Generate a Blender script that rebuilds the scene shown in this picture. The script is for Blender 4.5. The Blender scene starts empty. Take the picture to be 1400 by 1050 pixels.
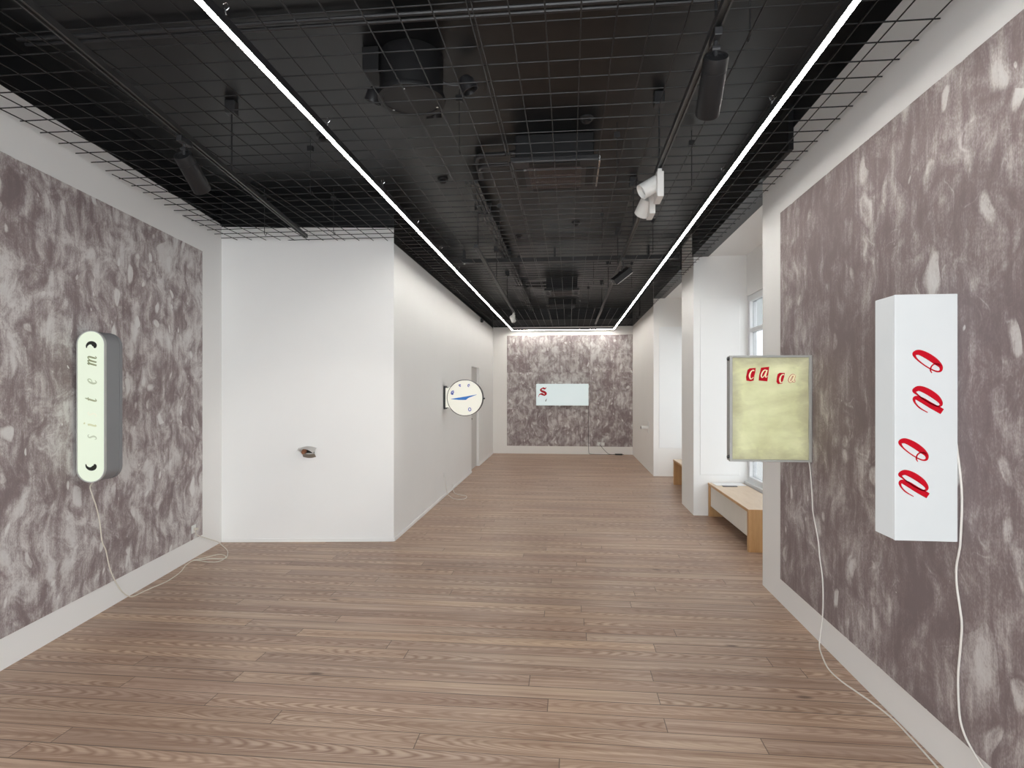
import bpy, bmesh, math, random
from mathutils import Vector, Matrix

random.seed(7)
PI = math.pi
scene = bpy.context.scene
COL = scene.collection

# ------------------------------------------------------------------ materials
class NT:
    def __init__(self, name):
        self.m = bpy.data.materials.new(name)
        self.m.use_nodes = True
        self.t = self.m.node_tree
        self.t.nodes.clear()
        self.out = self.t.nodes.new('ShaderNodeOutputMaterial')
    def n(self, typ, ins=None, **kw):
        nd = self.t.nodes.new(typ)
        for k, v in kw.items():
            setattr(nd, k, v)
        for k, v in (ins or {}).items():
            self.put(nd.inputs[k], v)
        return nd
    def put(self, sock, v):
        if isinstance(v, bpy.types.NodeSocket):
            self.t.links.new(v, sock)
        elif isinstance(v, bpy.types.Node):
            self.t.links.new(v.outputs[0], sock)
        else:
            if hasattr(sock, 'default_value') and sock.type == 'RGBA' and not hasattr(v, '__len__'):
                v = (v, v, v, 1)
            if hasattr(v, '__len__') and sock.type == 'RGBA' and len(v) == 3:
                v = (*v, 1)
            sock.default_value = v
    def math(self, op, a, b=0.0, c=0.0, clamp=False):
        nd = self.t.nodes.new('ShaderNodeMath'); nd.operation = op; nd.use_clamp = clamp
        self.put(nd.inputs[0], a); self.put(nd.inputs[1], b); self.put(nd.inputs[2], c)
        return nd.outputs[0]
    def mix(self, f, a, b, blend='MIX'):
        nd = self.t.nodes.new('ShaderNodeMix'); nd.data_type = 'RGBA'; nd.blend_type = blend
        self.put(nd.inputs[0], f); self.put(nd.inputs[6], a); self.put(nd.inputs[7], b)
        return nd.outputs[2]
    def ramp(self, f, stops):
        nd = self.t.nodes.new('ShaderNodeValToRGB')
        e = nd.color_ramp.elements
        while len(e) > 1: e.remove(e[-1])
        for i, (p, c) in enumerate(stops):
            if not hasattr(c, '__len__'): c = (c, c, c)
            x = e[0] if i == 0 else e.new(p)
            x.position = p; x.color = (*c[:3], 1)
        self.put(nd.inputs[0], f)
        return nd.outputs[0]
    def noise(self, vec, scale, detail=4, rough=.55, dist=0.0):
        nd = self.n('ShaderNodeTexNoise', {'Vector': vec, 'Scale': scale, 'Detail': detail, 'Roughness': rough, 'Distortion': dist})
        return nd.outputs[0]
    def comb(self, x, y, z=0.0):
        return self.n('ShaderNodeCombineXYZ', {0: x, 1: y, 2: z}).outputs[0]
    def obj_xyz(self):
        tc = self.n('ShaderNodeTexCoord')
        s = self.n('ShaderNodeSeparateXYZ', {0: tc.outputs['Object']})
        return tc.outputs['Object'], s.outputs[0], s.outputs[1], s.outputs[2]
    def bsdf(self, color, rough=.6, metal=0.0, spec=.5, emis=None, estr=0.0, bump=None, bstr=.2, bdist=.01):
        p = self.n('ShaderNodeBsdfPrincipled', {'Base Color': color, 'Roughness': rough, 'Metallic': metal, 'Specular IOR Level': spec})
        if emis is not None:
            self.put(p.inputs['Emission Color'], emis); self.put(p.inputs['Emission Strength'], estr)
        if bump is not None:
            b = self.n('ShaderNodeBump', {'Height': bump, 'Strength': bstr, 'Distance': bdist})
            self.t.links.new(b.outputs[0], p.inputs['Normal'])
        self.t.links.new(p.outputs[0], self.out.inputs[0])
        return self.m

def plain(name, color, rough=.5, metal=0.0, spec=.5, var=.06, scale=9.0, emis=None, estr=0.0, bstr=.05):
    t = NT(name)
    o, x, y, z = t.obj_xyz()
    f = t.noise(o, scale, 4)
    c = t.mix(f, tuple(v * (1 - var) for v in color), tuple(min(1, v * (1 + var)) for v in color))
    return t.bsdf(c, rough, metal, spec, emis, estr, bump=f, bstr=bstr, bdist=.004)

M = {}
M['white'] = plain('white_wall_paint', (.86, .86, .85), .62, spec=.3, var=.02, scale=2.0, bstr=.04)
M['warm'] = plain('warm_white_wall_paint', (.87, .85, .82), .62, spec=.3, var=.02, scale=2.0, bstr=.04)
M['black'] = plain('black_ceiling_paint', (.0075, .008, .009), .33, spec=.34, var=.2, scale=3.0)
M['greywall'] = plain('grey_upper_wall_tone', (.12, .12, .12), .6, var=.15, scale=3.0)  # light level above the mesh is put into this grey
M['wire'] = plain('black_wire_coating', (.013, .013, .014), .42, spec=.35, var=.1)
M['blackmetal'] = plain('black_powder_coat', (.022, .022, .024), .4, var=.1)
M['track'] = plain('dark_track_metal', (.06, .06, .06), .35, metal=.4, var=.1)
M['darkcase'] = plain('dark_plastic', (.013, .013, .014), .5, spec=.3, var=.1)
M['grille'] = plain('brown_grille', (.085, .065, .06), .5, var=.2)
M['steel'] = plain('bright_steel', (.6, .6, .6), .25, metal=1.0, var=.05)
M['alu'] = plain('grey_aluminium', (.42, .425, .41), .45, metal=.15, var=.08, scale=20)
M['signgrey'] = plain('grey_sign_casing', (.20, .205, .22), .48, var=.05)
M['whiteplastic'] = plain('white_plastic', (.78, .78, .76), .4, var=.03)
M['cable'] = plain('cream_cable', (.68, .64, .56), .5, var=.04)
M['cablewhite'] = plain('white_cable', (.74, .72, .68), .5, var=.04)
M['blackcable'] = plain('black_rubber', (.02, .02, .02), .55, var=.1)
M['red'] = plain('red_vinyl', (.50, .002, .014), .6, spec=.15, var=.03, emis=(.62, .001, .012), estr=.03)
M['darkred'] = plain('dark_red_vinyl', (.25, .006, .012), .45, var=.05, emis=(.3, .004, .01), estr=.1)
M['palered'] = plain('faded_red_vinyl', (.5, .10, .07), .5, var=.1, emis=(.5, .08, .06), estr=.12)
M['blue'] = plain('blue_vinyl', (.02, .17, .55), .4, var=.03, emis=(.01, .14, .5), estr=.15)
M['violet'] = plain('violet_blue_vinyl', (.12, .15, .45), .4, var=.05, emis=(.1, .12, .4), estr=.15)
M['ink'] = plain('black_ink', (.012, .014, .01), .5, var=.05)
M['paper'] = plain('white_paper', (.82, .82, .82), .6, var=.02)
M['darkpaper'] = plain('dark_grey_cover', (.1, .1, .11), .5, var=.05)
M['door'] = plain('grey_white_door_paint', (.6, .59, .57), .5, var=.02)
M['frame'] = plain('window_frame_paint', (.7, .71, .72), .45, var=.02)
M['benchfront'] = plain('off_white_laminate', (.72, .69, .63), .5, var=.03)
M['plaster'] = plain('white_plaster', (.8, .79, .77), .7, var=.04, scale=40)
M['clay'] = plain('brown_clay', (.30, .13, .07), .7, var=.2, scale=60)
M['beige'] = plain('beige_paper_pulp', (.45, .40, .34), .8, var=.15, scale=90)
M['pave'] = plain('pale_pavement', (.55, .55, .54), .8, var=.1)
M['canopy'] = plain('pale_grey_canopy', (.5, .52, .52), .6, var=.05)

def letter_mat(name, col):
    return plain(name, col, .5, var=.05, emis=col, estr=.5)
M['l_m'] = letter_mat('olive_letter', (.19, .21, .12))
M['l_e'] = letter_mat('grey_green_letter', (.34, .38, .27))
M['l_t'] = letter_mat('khaki_letter', (.24, .26, .16))
M['l_s'] = letter_mat('faint_letter', (.60, .62, .50))
M['l_i'] = letter_mat('pale_olive_letter', (.45, .47, .30))
M['l_s2'] = letter_mat('sage_letter', (.38, .42, .32))
M['cream'] = plain('cream_letter', (.8, .74, .5), .5, var=.05, emis=(.82, .76, .5), estr=.2)

def emit_face(name, col, estr, var=.05, scale=3.0, base=None):
    """backlit acrylic: a lit sign face"""
    t = NT(name)
    o, x, y, z = t.obj_xyz()
    f = t.noise(o, scale, 3, .5)
    c = t.mix(f, tuple(v * (1 - var) for v in col), tuple(min(1.0, v * (1 + var)) for v in col))
    return t.bsdf(base or (.55, .55, .55), .35, 0, .4, c, estr)
M['face_green'] = emit_face('lit_greenish_acrylic', (.90, 1.0, .80), .62, .03, base=(.30, .33, .27))
M['face_white'] = emit_face('lit_white_acrylic', (.93, .99, 1.0), .40, .14, 3.2, base=(.36, .38, .39))
M['face_cool'] = emit_face('lit_cool_acrylic', (.86, 1.0, 1.0), .52, .06, 2.0, base=(.32, .36, .36))
M['face_clock'] = emit_face('lit_cream_acrylic', (1.0, .96, .86), .42, .05, 5.0, base=(.6, .58, .5))

def yellow_face():
    t = NT('lit_stained_yellow_acrylic')
    o, x, y, z = t.obj_xyz()
    v = t.comb(t.math('MULTIPLY', x, 2.2), 0.0, t.math('MULTIPLY', z, 4.2))
    a = t.noise(v, 1.0, 5, .5, .6)
    b = t.noise(v, 3.5, 5, .6, .4)
    f = t.math('ADD', t.math('MULTIPLY', a, .75), t.math('MULTIPLY', b, .25))
    c = t.ramp(f, [(.3, (.50, .49, .27)), (.43, (.68, .68, .38)), (.52, (.80, .82, .48)), (.68, (.98, .98, .64))])
    # the sheet is dirtier along its rim
    ex = t.math('MINIMUM', t.math('SUBTRACT', x, .012), t.math('SUBTRACT', .498, x))
    ez = t.math('MINIMUM', t.math('SUBTRACT', z, .012), t.math('SUBTRACT', .683, z))
    e = t.math('MINIMUM', ex, ez)
    e = t.math('ADD', e, t.math('MULTIPLY', t.math('SUBTRACT', b, .5), .12))
    d = t.math('SUBTRACT', 1.0, t.math('DIVIDE', e, .075, clamp=True))
    c = t.mix(t.math('MULTIPLY', d, .75), c, (.40, .37, .24))
    return t.bsdf(t.mix(.5, c, (.26, .26, .17)), .45, 0, .4, c, .27)
M['face_yellow'] = yellow_face()

def strip_mat():
    t = NT('lit_led_diffuser')
    e = t.n('ShaderNodeEmission', {'Color': (1.0, .97, .91, 1), 'Strength': STRIP})
    t.t.links.new(e.outputs[0], t.out.inputs[0])
    return t.m
STRIP = 55.0
M['strip'] = strip_mat()

def glass_mat(name='window_glass', tint=.97):
    t = NT(name)
    tr = t.n('ShaderNodeBsdfTransparent', {'Color': (tint, tint * 1.01, tint * 1.01, 1)})
    gl = t.n('ShaderNodeBsdfGlossy', {'Color': (1, 1, 1, 1), 'Roughness': .02})
    mx = t.n('ShaderNodeMixShader', {0: .05, 1: tr.outputs[0], 2: gl.outputs[0]})
    t.t.links.new(mx.outputs[0], t.out.inputs[0])
    return t.m
M['glass'] = glass_mat()
M['dimglass'] = glass_mat('dimming_window_glass', .58)  # tint added to hold back daylight in the two visible bays

def wood_mat(name, c1, c2, axis='x'):
    t = NT(name)
    o, x, y, z = t.obj_xyz()
    v = t.comb(t.math('MULTIPLY', x, 14.0), t.math('MULTIPLY', y, 2.0), t.math('MULTIPLY', z, 14.0 if axis == 'y' else 2.0))
    a = t.noise(v, 1.0, 6, .6, .6)
    b = t.noise(v, 7.0, 3, .5)
    f = t.math('ADD', t.math('MULTIPLY', a, .75), t.math('MULTIPLY', b, .25))
    return t.bsdf(t.ramp(f, [(.3, c1), (.7, c2)]), .42, 0, .4, bump=a, bstr=.05, bdist=.002)
M['oak'] = wood_mat('oak_veneer', (.44, .24, .10), (.60, .36, .17))
M['oaktop'] = wood_mat('pale_oak_top', (.58, .44, .31), (.68, .54, .40), 'y')

def floor_mat():
    t = NT('pine_floor_boards')
    o, x, y, z = t.obj_xyz()
    W, L = .118, 2.3
    yw = t.math('DIVIDE', y, W)
    row = t.math('FLOOR', yw)
    v = t.math('SUBTRACT', yw, row)                      # 0..1 across a board
    sh = t.n('ShaderNodeTexWhiteNoise', {'W': row}, noise_dimensions='1D').outputs[0]
    xs = t.math('ADD', t.math('DIVIDE', x, L), t.math('MULTIPLY', sh, 7.3))
    bi = t.math('FLOOR', xs)
    u = t.math('SUBTRACT', xs, bi)
    wid = t.n('ShaderNodeTexWhiteNoise', {'Vector': t.comb(row, bi, 3.1)}, noise_dimensions='3D')
    rid = wid.outputs[0]
    sp = t.n('ShaderNodeSeparateXYZ', {0: wid.outputs[1]})
    r2, r3 = sp.outputs[1], sp.outputs[2]
    off = t.math('MULTIPLY', rid, 57.0)
    # long fine grain
    gv = t.comb(t.math('ADD', t.math('MULTIPLY', x, 1.1), off), t.math('MULTIPLY', y, 34.0), off)
    grain = t.noise(gv, 1.0, 7, .62, .5)
    fine = t.noise(t.comb(t.math('MULTIPLY', x, 4.0), t.math('MULTIPLY', y, 170.0), off), 1.0, 3, .5)
    # cathedral figure: arches running along the board
    vc = t.math('SUBTRACT', v, t.math('ADD', .25, t.math('MULTIPLY', r2, .5)))
    wob = t.noise(t.comb(t.math('ADD', t.math('MULTIPLY', x, 2.6), off), t.math('MULTIPLY', v, 1.6), off), 1.0, 3, .5)
    sgn = t.math('SUBTRACT', t.math('MULTIPLY', t.math('GREATER_THAN', r3, .5), 2.0), 1.0)
    ff = t.math('ADD', t.math('MULTIPLY', t.math('MULTIPLY', vc, vc), 34.0), t.math('MULTIPLY', t.math('MULTIPLY', x, sgn), 26.0))
    ff = t.math('ADD', ff, t.math('MULTIPLY', wob, 7.5))
    cath = t.math('ADD', t.math('MULTIPLY', t.math('SINE', t.math('MULTIPLY', ff, 2.6)), .5), .5)
    cath = t.math('POWER', cath, 1.6)
    mask = t.noise(t.comb(t.math('ADD', t.math('MULTIPLY', x, .8), off), t.math('MULTIPLY', row, 3.7), r2), 1.0, 2, .5)
    mask = t.ramp(mask, [(.36, 0), (.56, 1)])
    base = t.ramp(rid, [(0, (.44, .30, .225)), (.25, (.53, .385, .285)), (.5, (.60, .44, .32)), (.75, (.50, .345, .26)), (1, (.66, .49, .35))])
    base = t.mix(t.math('MULTIPLY', r3, .5), base, (.53, .415, .34))
    dark = t.mix(1.0, base, (.50, .40, .36), 'MULTIPLY')
    c = t.mix(t.ramp(grain, [(.36, .9), (.60, 0)]), base, dark)
    c = t.mix(t.math('MULTIPLY', t.math('MULTIPLY', cath, mask), .95), c, dark)
    c = t.mix(t.math('MULTIPLY', t.ramp(fine, [(.45, 0), (.75, 1)]), .22), c, (.74, .58, .43))
    # broad tone changes, wear
    big = t.noise(t.comb(t.math('MULTIPLY', x, .9), t.math('MULTIPLY', y, .9), 0), 1.0, 3, .5)
    c = t.mix(t.ramp(big, [(.35, .35), (.65, 0)]), c, t.mix(1.0, c, (.75, .70, .68), 'MULTIPLY'))
    # dark streaks and knots
    st = t.noise(t.comb(t.math('ADD', t.math('MULTIPLY', x, .55), off), t.math('MULTIPLY', y, 12.0), off), 1.0, 2, .5)
    c = t.mix(t.ramp(st, [(.70, 0), (.80, .65)]), c, (.17, .105, .075))
    kv = t.n('ShaderNodeTexVoronoi', {'Vector': t.comb(t.math('MULTIPLY', x, 1.1), t.math('MULTIPLY', y, 3.0), 0), 'Scale': 1.0, 'Randomness': 1.0})
    c = t.mix(t.ramp(kv.outputs['Distance'], [(.022, .85), (.06, 0)]), c, (.10, .055, .04))
    # joints
    ey = t.math('MULTIPLY', t.math('MINIMUM', v, t.math('SUBTRACT', 1.0, v)), W)
    ex = t.math('MULTIPLY', t.math('MINIMUM', u, t.math('SUBTRACT', 1.0, u)), L)
    gw = t.math('ADD', .0018, t.math('MULTIPLY', t.math('POWER', sh, 2.0), .0040))
    gap = t.math('MAXIMUM', t.math('LESS_THAN', ey, gw), t.math('LESS_THAN', ex, .0022))
    c = t.mix(t.math('MULTIPLY', gap, .85), c, (.09, .06, .045))
    rough = t.math('ADD', .30, t.math('MULTIPLY', grain, .2))
    h = t.math('SUBTRACT', t.math('MULTIPLY', grain, .15), gap)
    # boards are very slightly cupped
    h = t.math('ADD', h, t.math('MULTIPLY', t.math('MULTIPLY', v, t.math('SUBTRACT', 1.0, v)), .9))
    return t.bsdf(c, rough, 0, .42, bump=h, bstr=.28, bdist=.002)
M['floor'] = floor_mat()

def panel_mat(name, seed, wd, ht, streak=1.0, light=0.0, cells=None, con=1.0, size=1.0):
    """monoprinted mauve sheet; local x along the wall, local z up"""
    t = NT(name)
    o, x, y, z = t.obj_xyz()
    sd = seed
    if cells:
        cx, cz = cells
        ci = t.math('FLOOR', t.math('DIVIDE', x, cx)); cj = t.math('FLOOR', t.math('DIVIDE', z, cz))
        cell = t.n('ShaderNodeTexWhiteNoise', {'Vector': t.comb(ci, cj, seed)}, noise_dimensions='3D')
        crow = t.n('ShaderNodeTexWhiteNoise', {'W': t.math('ADD', cj, seed)}, noise_dimensions='1D')
        sd = t.math('ADD', t.math('MULTIPLY', cell.outputs[0], 30.0), seed)
        cellv = cell.outputs[0]
    P = t.comb(x, z, sd)
    wn = t.n('ShaderNodeTexNoise', {'Vector': P, 'Scale': 2.6, 'Detail': 2.0})
    wv = t.n('ShaderNodeVectorMath', {0: wn.outputs[1], 1: (.5, .5, .5)}, operation='SUBTRACT')
    wv2 = t.n('ShaderNodeVectorMath', {0: wv.outputs[0], 'Scale': .32}, operation='SCALE')
    Q = t.n('ShaderNodeVectorMath', {0: P, 1: wv2.outputs[0]}, operation='ADD').outputs[0]
    qs = t.n('ShaderNodeSeparateXYZ', {0: Q})
    qx, qz = qs.outputs[0], qs.outputs[1]
    V1 = t.comb(t.math('MULTIPLY', qx, 1.30 / size), t.math('MULTIPLY', qz, .95 / size), sd)
    A = t.noise(V1, 6.2, 10, .68, .35)                            # clouds
    A2 = t.noise(V1, 1.9, 3, .5)
    S = t.noise(t.comb(t.math('MULTIPLY', x, 26.0), t.math('MULTIPLY', z, 1.7), sd), 1.0, 5, .62, .25)   # drag lines
    S2 = t.noise(t.comb(t.math('MULTIPLY', qx, 15.0), t.math('MULTIPLY', qz, 4.5), sd), 1.0, 6, .65)
    sepv = None
    def blobs(kx, kz, top, soft, p):
        vo = t.n('ShaderNodeTexVoronoi', {'Vector': t.comb(t.math('MULTIPLY', qx, kx), t.math('MULTIPLY', qz, kz), sd), 'Scale': 1.0}, feature='F1')
        vr = t.n('ShaderNodeSeparateXYZ', {0: vo.outputs['Color']})
        rad = t.math('ADD', t.math('MULTIPLY', t.math('POWER', vr.outputs[0], p), top), .004)
        dd = t.math('ADD', vo.outputs['Distance'], t.math('MULTIPLY', t.math('SUBTRACT', A, .5), .35))
        q = t.math('DIVIDE', t.math('SUBTRACT', rad, dd), t.math('MULTIPLY', rad, soft), clamp=True)
        return t.math('MULTIPLY', q, t.math('ADD', .35, t.math('MULTIPLY', vr.outputs[1], .65)))
    b1 = blobs(5.2 / size, 3.4 / size, .62, .9, 2.2)
    b2 = blobs(12.0 / size, 7.5 / size, .55, .35, 4.0)
    sw = t.noise(t.comb(t.math('MULTIPLY', qx, 5.0), t.math('MULTIPLY', qz, 4.0), t.math('ADD', sd, 4.0)), 1.0, 1, .5, 1.2)
    band = t.math('SUBTRACT', 1.0, t.math('DIVIDE', t.math('ABSOLUTE', t.math('SUBTRACT', sw, .52)), .026, clamp=True))
    bm = t.ramp(t.noise(P, 4.3, 2, .5), [(.52, 0), (.62, 1)])
    band = t.math('MULTIPLY', t.math('MULTIPLY', band, bm), t.ramp(S2, [(.4, .2), (.6, 1)]))
    def dev(n_, k_): return t.math('MULTIPLY', t.math('SUBTRACT', n_, .5), k_)
    f = t.math('ADD', .5, dev(A, .62 * con))
    f = t.math('ADD', f, dev(A2, .42 * con))
    f = t.math('ADD', f, dev(S, .34 * streak))
    f = t.math('ADD', f, dev(S2, .48))
    f = t.math('ADD', f, t.math('MULTIPLY', b1, .20 * con))
    f = t.math('ADD', f, t.math('MULTIPLY', b2, .26 * con))
    f = t.math('ADD', f, t.math('MULTIPLY', band, .13))
    f = t.math('ADD', f, light)
    if cells:
        f = t.math('ADD', f, t.math('MULTIPLY', t.math('SUBTRACT', cellv, .5), .07))
    grain = t.noise(t.comb(t.math('MULTIPLY', x, 150.0), t.math('MULTIPLY', z, 90.0), seed), 1.0, 2, .5)
    weave = t.noise(t.comb(t.math('MULTIPLY', x, 330.0), t.math('MULTIPLY', z, 14.0), seed), 1.0, 2, .5)
    f = t.math('ADD', f, t.math('MULTIPLY', t.math('SUBTRACT', grain, .5), .24))
    f = t.math('ADD', f, t.math('MULTIPLY', t.math('SUBTRACT', weave, .5), .14))
    c = t.ramp(f, [(.38, (.225, .182, .185)), (.49, (.265, .217, .218)), (.57, (.345, .295, .294)), (.655, (.47, .43, .425)), (.74, (.61, .585, .575)), (.92, (.70, .69, .68))])
    # nibbled borders where the paint missed
    ex = t.math('MINIMUM', x, t.math('SUBTRACT', wd, x)); ez = t.math('MINIMUM', z, t.math('SUBTRACT', ht, z))
    e = t.math('MINIMUM', ex, ez)
    edge = t.math('LESS_THAN', t.math('ADD', e, t.math('MULTIPLY', t.noise(P, 9.0, 6, .7), .05)), .0215)
    c = t.mix(edge, c, (.78, .775, .76))
    return t.bsdf(c, .72, 0, .25, bump=f, bstr=.08, bdist=.004)

# ------------------------------------------------------------------ mesh helpers
def obj(name, bm, mats, parent=None, loc=None, rotz=None, smooth=False, bevel=0.0):
    bmesh.ops.recalc_face_normals(bm, faces=bm.faces)
    me = bpy.data.meshes.new(name)
    bm.to_mesh(me); bm.free()
    if not isinstance(mats, (list, tuple)): mats = [mats]
    for m in mats: me.materials.append(m)
    o = bpy.data.objects.new(name, me)
    COL.objects.link(o)
    if parent is not None: o.parent = parent
    if loc is not None: o.location = loc
    if rotz is not None: o.rotation_euler = (0, 0, rotz)
    if smooth:
        for p in me.polygons: p.use_smooth = True
        try: me.set_sharp_from_angle(angle=math.radians(38))
        except Exception: pass
    if bevel:
        b = o.modifiers.new('edge', 'BEVEL'); b.width = bevel; b.segments = 2; b.limit_method = 'ANGLE'; b.angle_limit = math.radians(40)
    return o

def thing(name, label, cat, loc=(0, 0, 0), rotz=0.0, group=None):
    o = bpy.data.objects.new(name, None)
    o.empty_display_size = .1
    COL.objects.link(o)
    o.location = loc; o.rotation_euler = (0, 0, rotz)
    return tag(o, label, cat, group)

def tag(o, label, cat, group=None):
    o['label'] = label; o['category'] = cat
    if group: o['group'] = group
    return o

def struct(name, bm, mats, label=None, cat='wall', loc=None, rotz=None, **kw):
    o = obj(name, bm, mats, None, loc, rotz, **kw)
    o['kind'] = 'structure'
    if label: tag(o, label, cat)
    return o

def box(bm, x0, x1, y0, y1, z0, z1, mi=0, mat=None):
    vs = [bm.verts.new((x, y, z)) for z in (z0, z1) for y in (y0, y1) for x in (x0, x1)]
    if mat is not None:
        for v in vs: v.co = mat @ v.co
    for q in ((0, 2, 3, 1), (4, 5, 7, 6), (0, 1, 5, 4), (2, 6, 7, 3), (0, 4, 6, 2), (1, 3, 7, 5)):
        f = bm.faces.new([vs[i] for i in q]); f.material_index = mi
    return bm

def B(*a, **k):
    return box(bmesh.new(), *a, **k)

def prism(bm, poly, z0, z1, mi=0):
    """closed 2D outline raised between two heights"""
    a = [bm.verts.new((p[0], p[1], z0)) for p in poly]
    b = [bm.verts.new((p[0], p[1], z1)) for p in poly]
    fs = [bm.faces.new(a[::-1]), bm.faces.new(b)]
    n = len(poly)
    for i in range(n):
        fs.append(bm.faces.new((a[i], a[(i + 1) % n], b[(i + 1) % n], b[i])))
    for f in fs: f.material_index = mi
    return bm

def prism_y(bm, poly, y0, y1, mi=0):
    """outline in x,z pushed along y"""
    a = [bm.verts.new((p[0], y0, p[1])) for p in poly]
    b = [bm.verts.new((p[0], y1, p[1])) for p in poly]
    fs = [bm.faces.new(a), bm.faces.new(b[::-1])]
    n = len(poly)
    for i in range(n):
        fs.append(bm.faces.new((a[i], b[i], b[(i + 1) % n], a[(i + 1) % n])))
    for f in fs: f.material_index = mi
    return bm

def cyl(bm, p0, p1, r0, r1=None, n=24, cap=True, mi=0):
    r1 = r0 if r1 is None else r1
    p0, p1 = Vector(p0), Vector(p1)
    d = (p1 - p0).normalized()
    u = d.orthogonal().normalized(); w = d.cross(u)
    A = [bm.verts.new(p0 + r0 * (math.cos(2 * PI * i / n) * u + math.sin(2 * PI * i / n) * w)) for i in range(n)]
    Bv = [bm.verts.new(p1 + r1 * (math.cos(2 * PI * i / n) * u + math.sin(2 * PI * i / n) * w)) for i in range(n)]
    fs = []
    for i in range(n):
        fs.append(bm.faces.new((A[i], A[(i + 1) % n], Bv[(i + 1) % n], Bv[i])))
    if cap:
        fs.append(bm.faces.new(A[::-1])); fs.append(bm.faces.new(Bv))
    for f in fs: f.material_index = mi
    return bm

def lathe(bm, prof, p0, d, n=28, mi=0):
    """profile of (radius, distance along d) turned about the axis d through p0"""
    p0 = Vector(p0); d = Vector(d).normalized()
    u = d.orthogonal().normalized(); w = d.cross(u)
    rings = []
    for r, s in prof:
        if r < 1e-6:
            rings.append([bm.verts.new(p0 + d * s)])
        else:
            rings.append([bm.verts.new(p0 + d * s + r * (math.cos(2 * PI * i / n) * u + math.sin(2 * PI * i / n) * w)) for i in range(n)])
    for a, b in zip(rings, rings[1:]):
        for i in range(n):
            j = (i + 1) % n
            if len(a) == 1 and len(b) == 1: continue
            if len(a) == 1: f = bm.faces.new((a[0], b[j], b[i]))
            elif len(b) == 1: f = bm.faces.new((a[i], a[j], b[0]))
            else: f = bm.faces.new((a[i], a[j], b[j], b[i]))
            f.material_index = mi
    return bm

def catmull(pts, sub=8, closed=False):
    n = len(pts); out = []
    rng = n if closed else n - 1
    for i in range(rng):
        if closed:
            p = [pts[(i + k - 1) % n] for k in range(4)]
        else:
            p = [pts[max(0, min(n - 1, i + k - 1))] for k in range(4)]
        for s in range(sub):
            u = s / sub
            out.append(tuple(.5 * (2 * b + (c - a) * u + (2 * a - 5 * b + 4 * c - d) * u * u + (3 * b - a - 3 * c + d) * u ** 3)
                             for a, b, c, d in zip(*p)))
    if not closed: out.append(tuple(pts[-1]))
    return out

def tube(bm, pts, r, n=8, sub=8, smooth=True):
    P = [Vector(p) for p in (catmull(pts, sub) if smooth else pts)]
    Q = [P[0]]
    for p in P[1:]:
        if (p - Q[-1]).length > 1e-4: Q.append(p)
    P = Q
    prev = None; rings = []
    up = None
    for i, p in enumerate(P):
        t = (P[min(i + 1, len(P) - 1)] - P[max(i - 1, 0)]).normalized()
        if up is None: up = t.orthogonal().normalized()
        up = (up - t * up.dot(t)).normalized()
        w = t.cross(up)
        rings.append([bm.verts.new(p + r * (math.cos(2 * PI * k / n) * up + math.sin(2 * PI * k / n) * w)) for k in range(n)])
    for a, b in zip(rings, rings[1:]):
        for k in range(n):
            bm.faces.new((a[k], a[(k + 1) % n], b[(k + 1) % n], b[k]))
    bm.faces.new(rings[0][::-1]); bm.faces.new(rings[-1])
    return bm

def pen(bm, pts, y0, y1, closed=False, sub=7, tr=None, mi=0):
    """a brush stroke of changing width (x, z, width) raised from y0 to y1 (front)"""
    P = catmull(pts, sub, closed)
    n = len(P)
    L, R = [], []
    for i, (x, z, w) in enumerate(P):
        if closed: a, b = P[i - 1], P[(i + 1) % n]
        else: a, b = P[max(0, i - 1)], P[min(n - 1, i + 1)]
        tx, tz = b[0] - a[0], b[1] - a[1]
        l = math.hypot(tx, tz) or 1
        nx, nz = -tz / l, tx / l
        h = max(w, .2) / 2
        L.append((x + nx * h, z + nz * h)); R.append((x - nx * h, z - nz * h))
    tr = tr or (lambda x, z: (x, z))
    def mk(q, y):
        a = tr(*q); return bm.verts.new((a[0], y, a[1]))
    l0 = [mk(q, y0) for q in L]; r0 = [mk(q, y0) for q in R]
    l1 = [mk(q, y1) for q in L]; r1 = [mk(q, y1) for q in R]
    m = n if closed else n - 1
    for i in range(m):
        j = (i + 1) % n
        for q in ((l1[i], l1[j], r1[j], r1[i]), (l0[i], l1[i], l1[j], l0[j]), (r0[i], r1[i], r1[j], r0[j])):
            f = bm.faces.new(q); f.material_index = mi
    return bm

def rounded(x0, x1, z0, z1, r, n=8):
    out = []
    for cx, cz, a0 in ((x1 - r, z1 - r, 0), (x0 + r, z1 - r, 90), (x0 + r, z0 + r, 180), (x1 - r, z0 + r, 270)):
        for i in range(n + 1):
            a = math.radians(a0 + 90 * i / n)
            out.append((cx + r * math.cos(a), cz + r * math.sin(a)))
    return out

# ------------------------------------------------------------------ plan of the room (metres)
CZ = 3.62                       # black ceiling
GZ = 3.17                       # wire mesh
A = Vector((-3.634, 5.645)); Bc = Vector((-1.841, 5.856)); Cc = Vector((-1.906, 14.25)); Dc = Vector((1.580, 14.25))
d = Vector((-.15165, .98843)); nL = Vector((d.y, -d.x))       # along the left wall, into the room
L0 = A - d * 8.3
RX = 1.58
YR = -2.55                      # rear end of the room

def wall_run(p, q, thick, z0, zb, z1, lower, upper, name, label):
    """a wall from p to q, its room face on the line, thickness to the left of p->q; painted dark above zb"""
    p, q = Vector(p), Vector(q)
    L = (q - p).length
    bm = bmesh.new()
    box(bm, 0, L, 0, thick, z0, zb, 0)
    box(bm, 0, L, 0, thick, zb, z1, 1)
    ang = math.atan2((q - p).y, (q - p).x)
    return struct(name, bm, [lower, upper], label, 'wall', (p.x, p.y, 0), ang)

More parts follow.
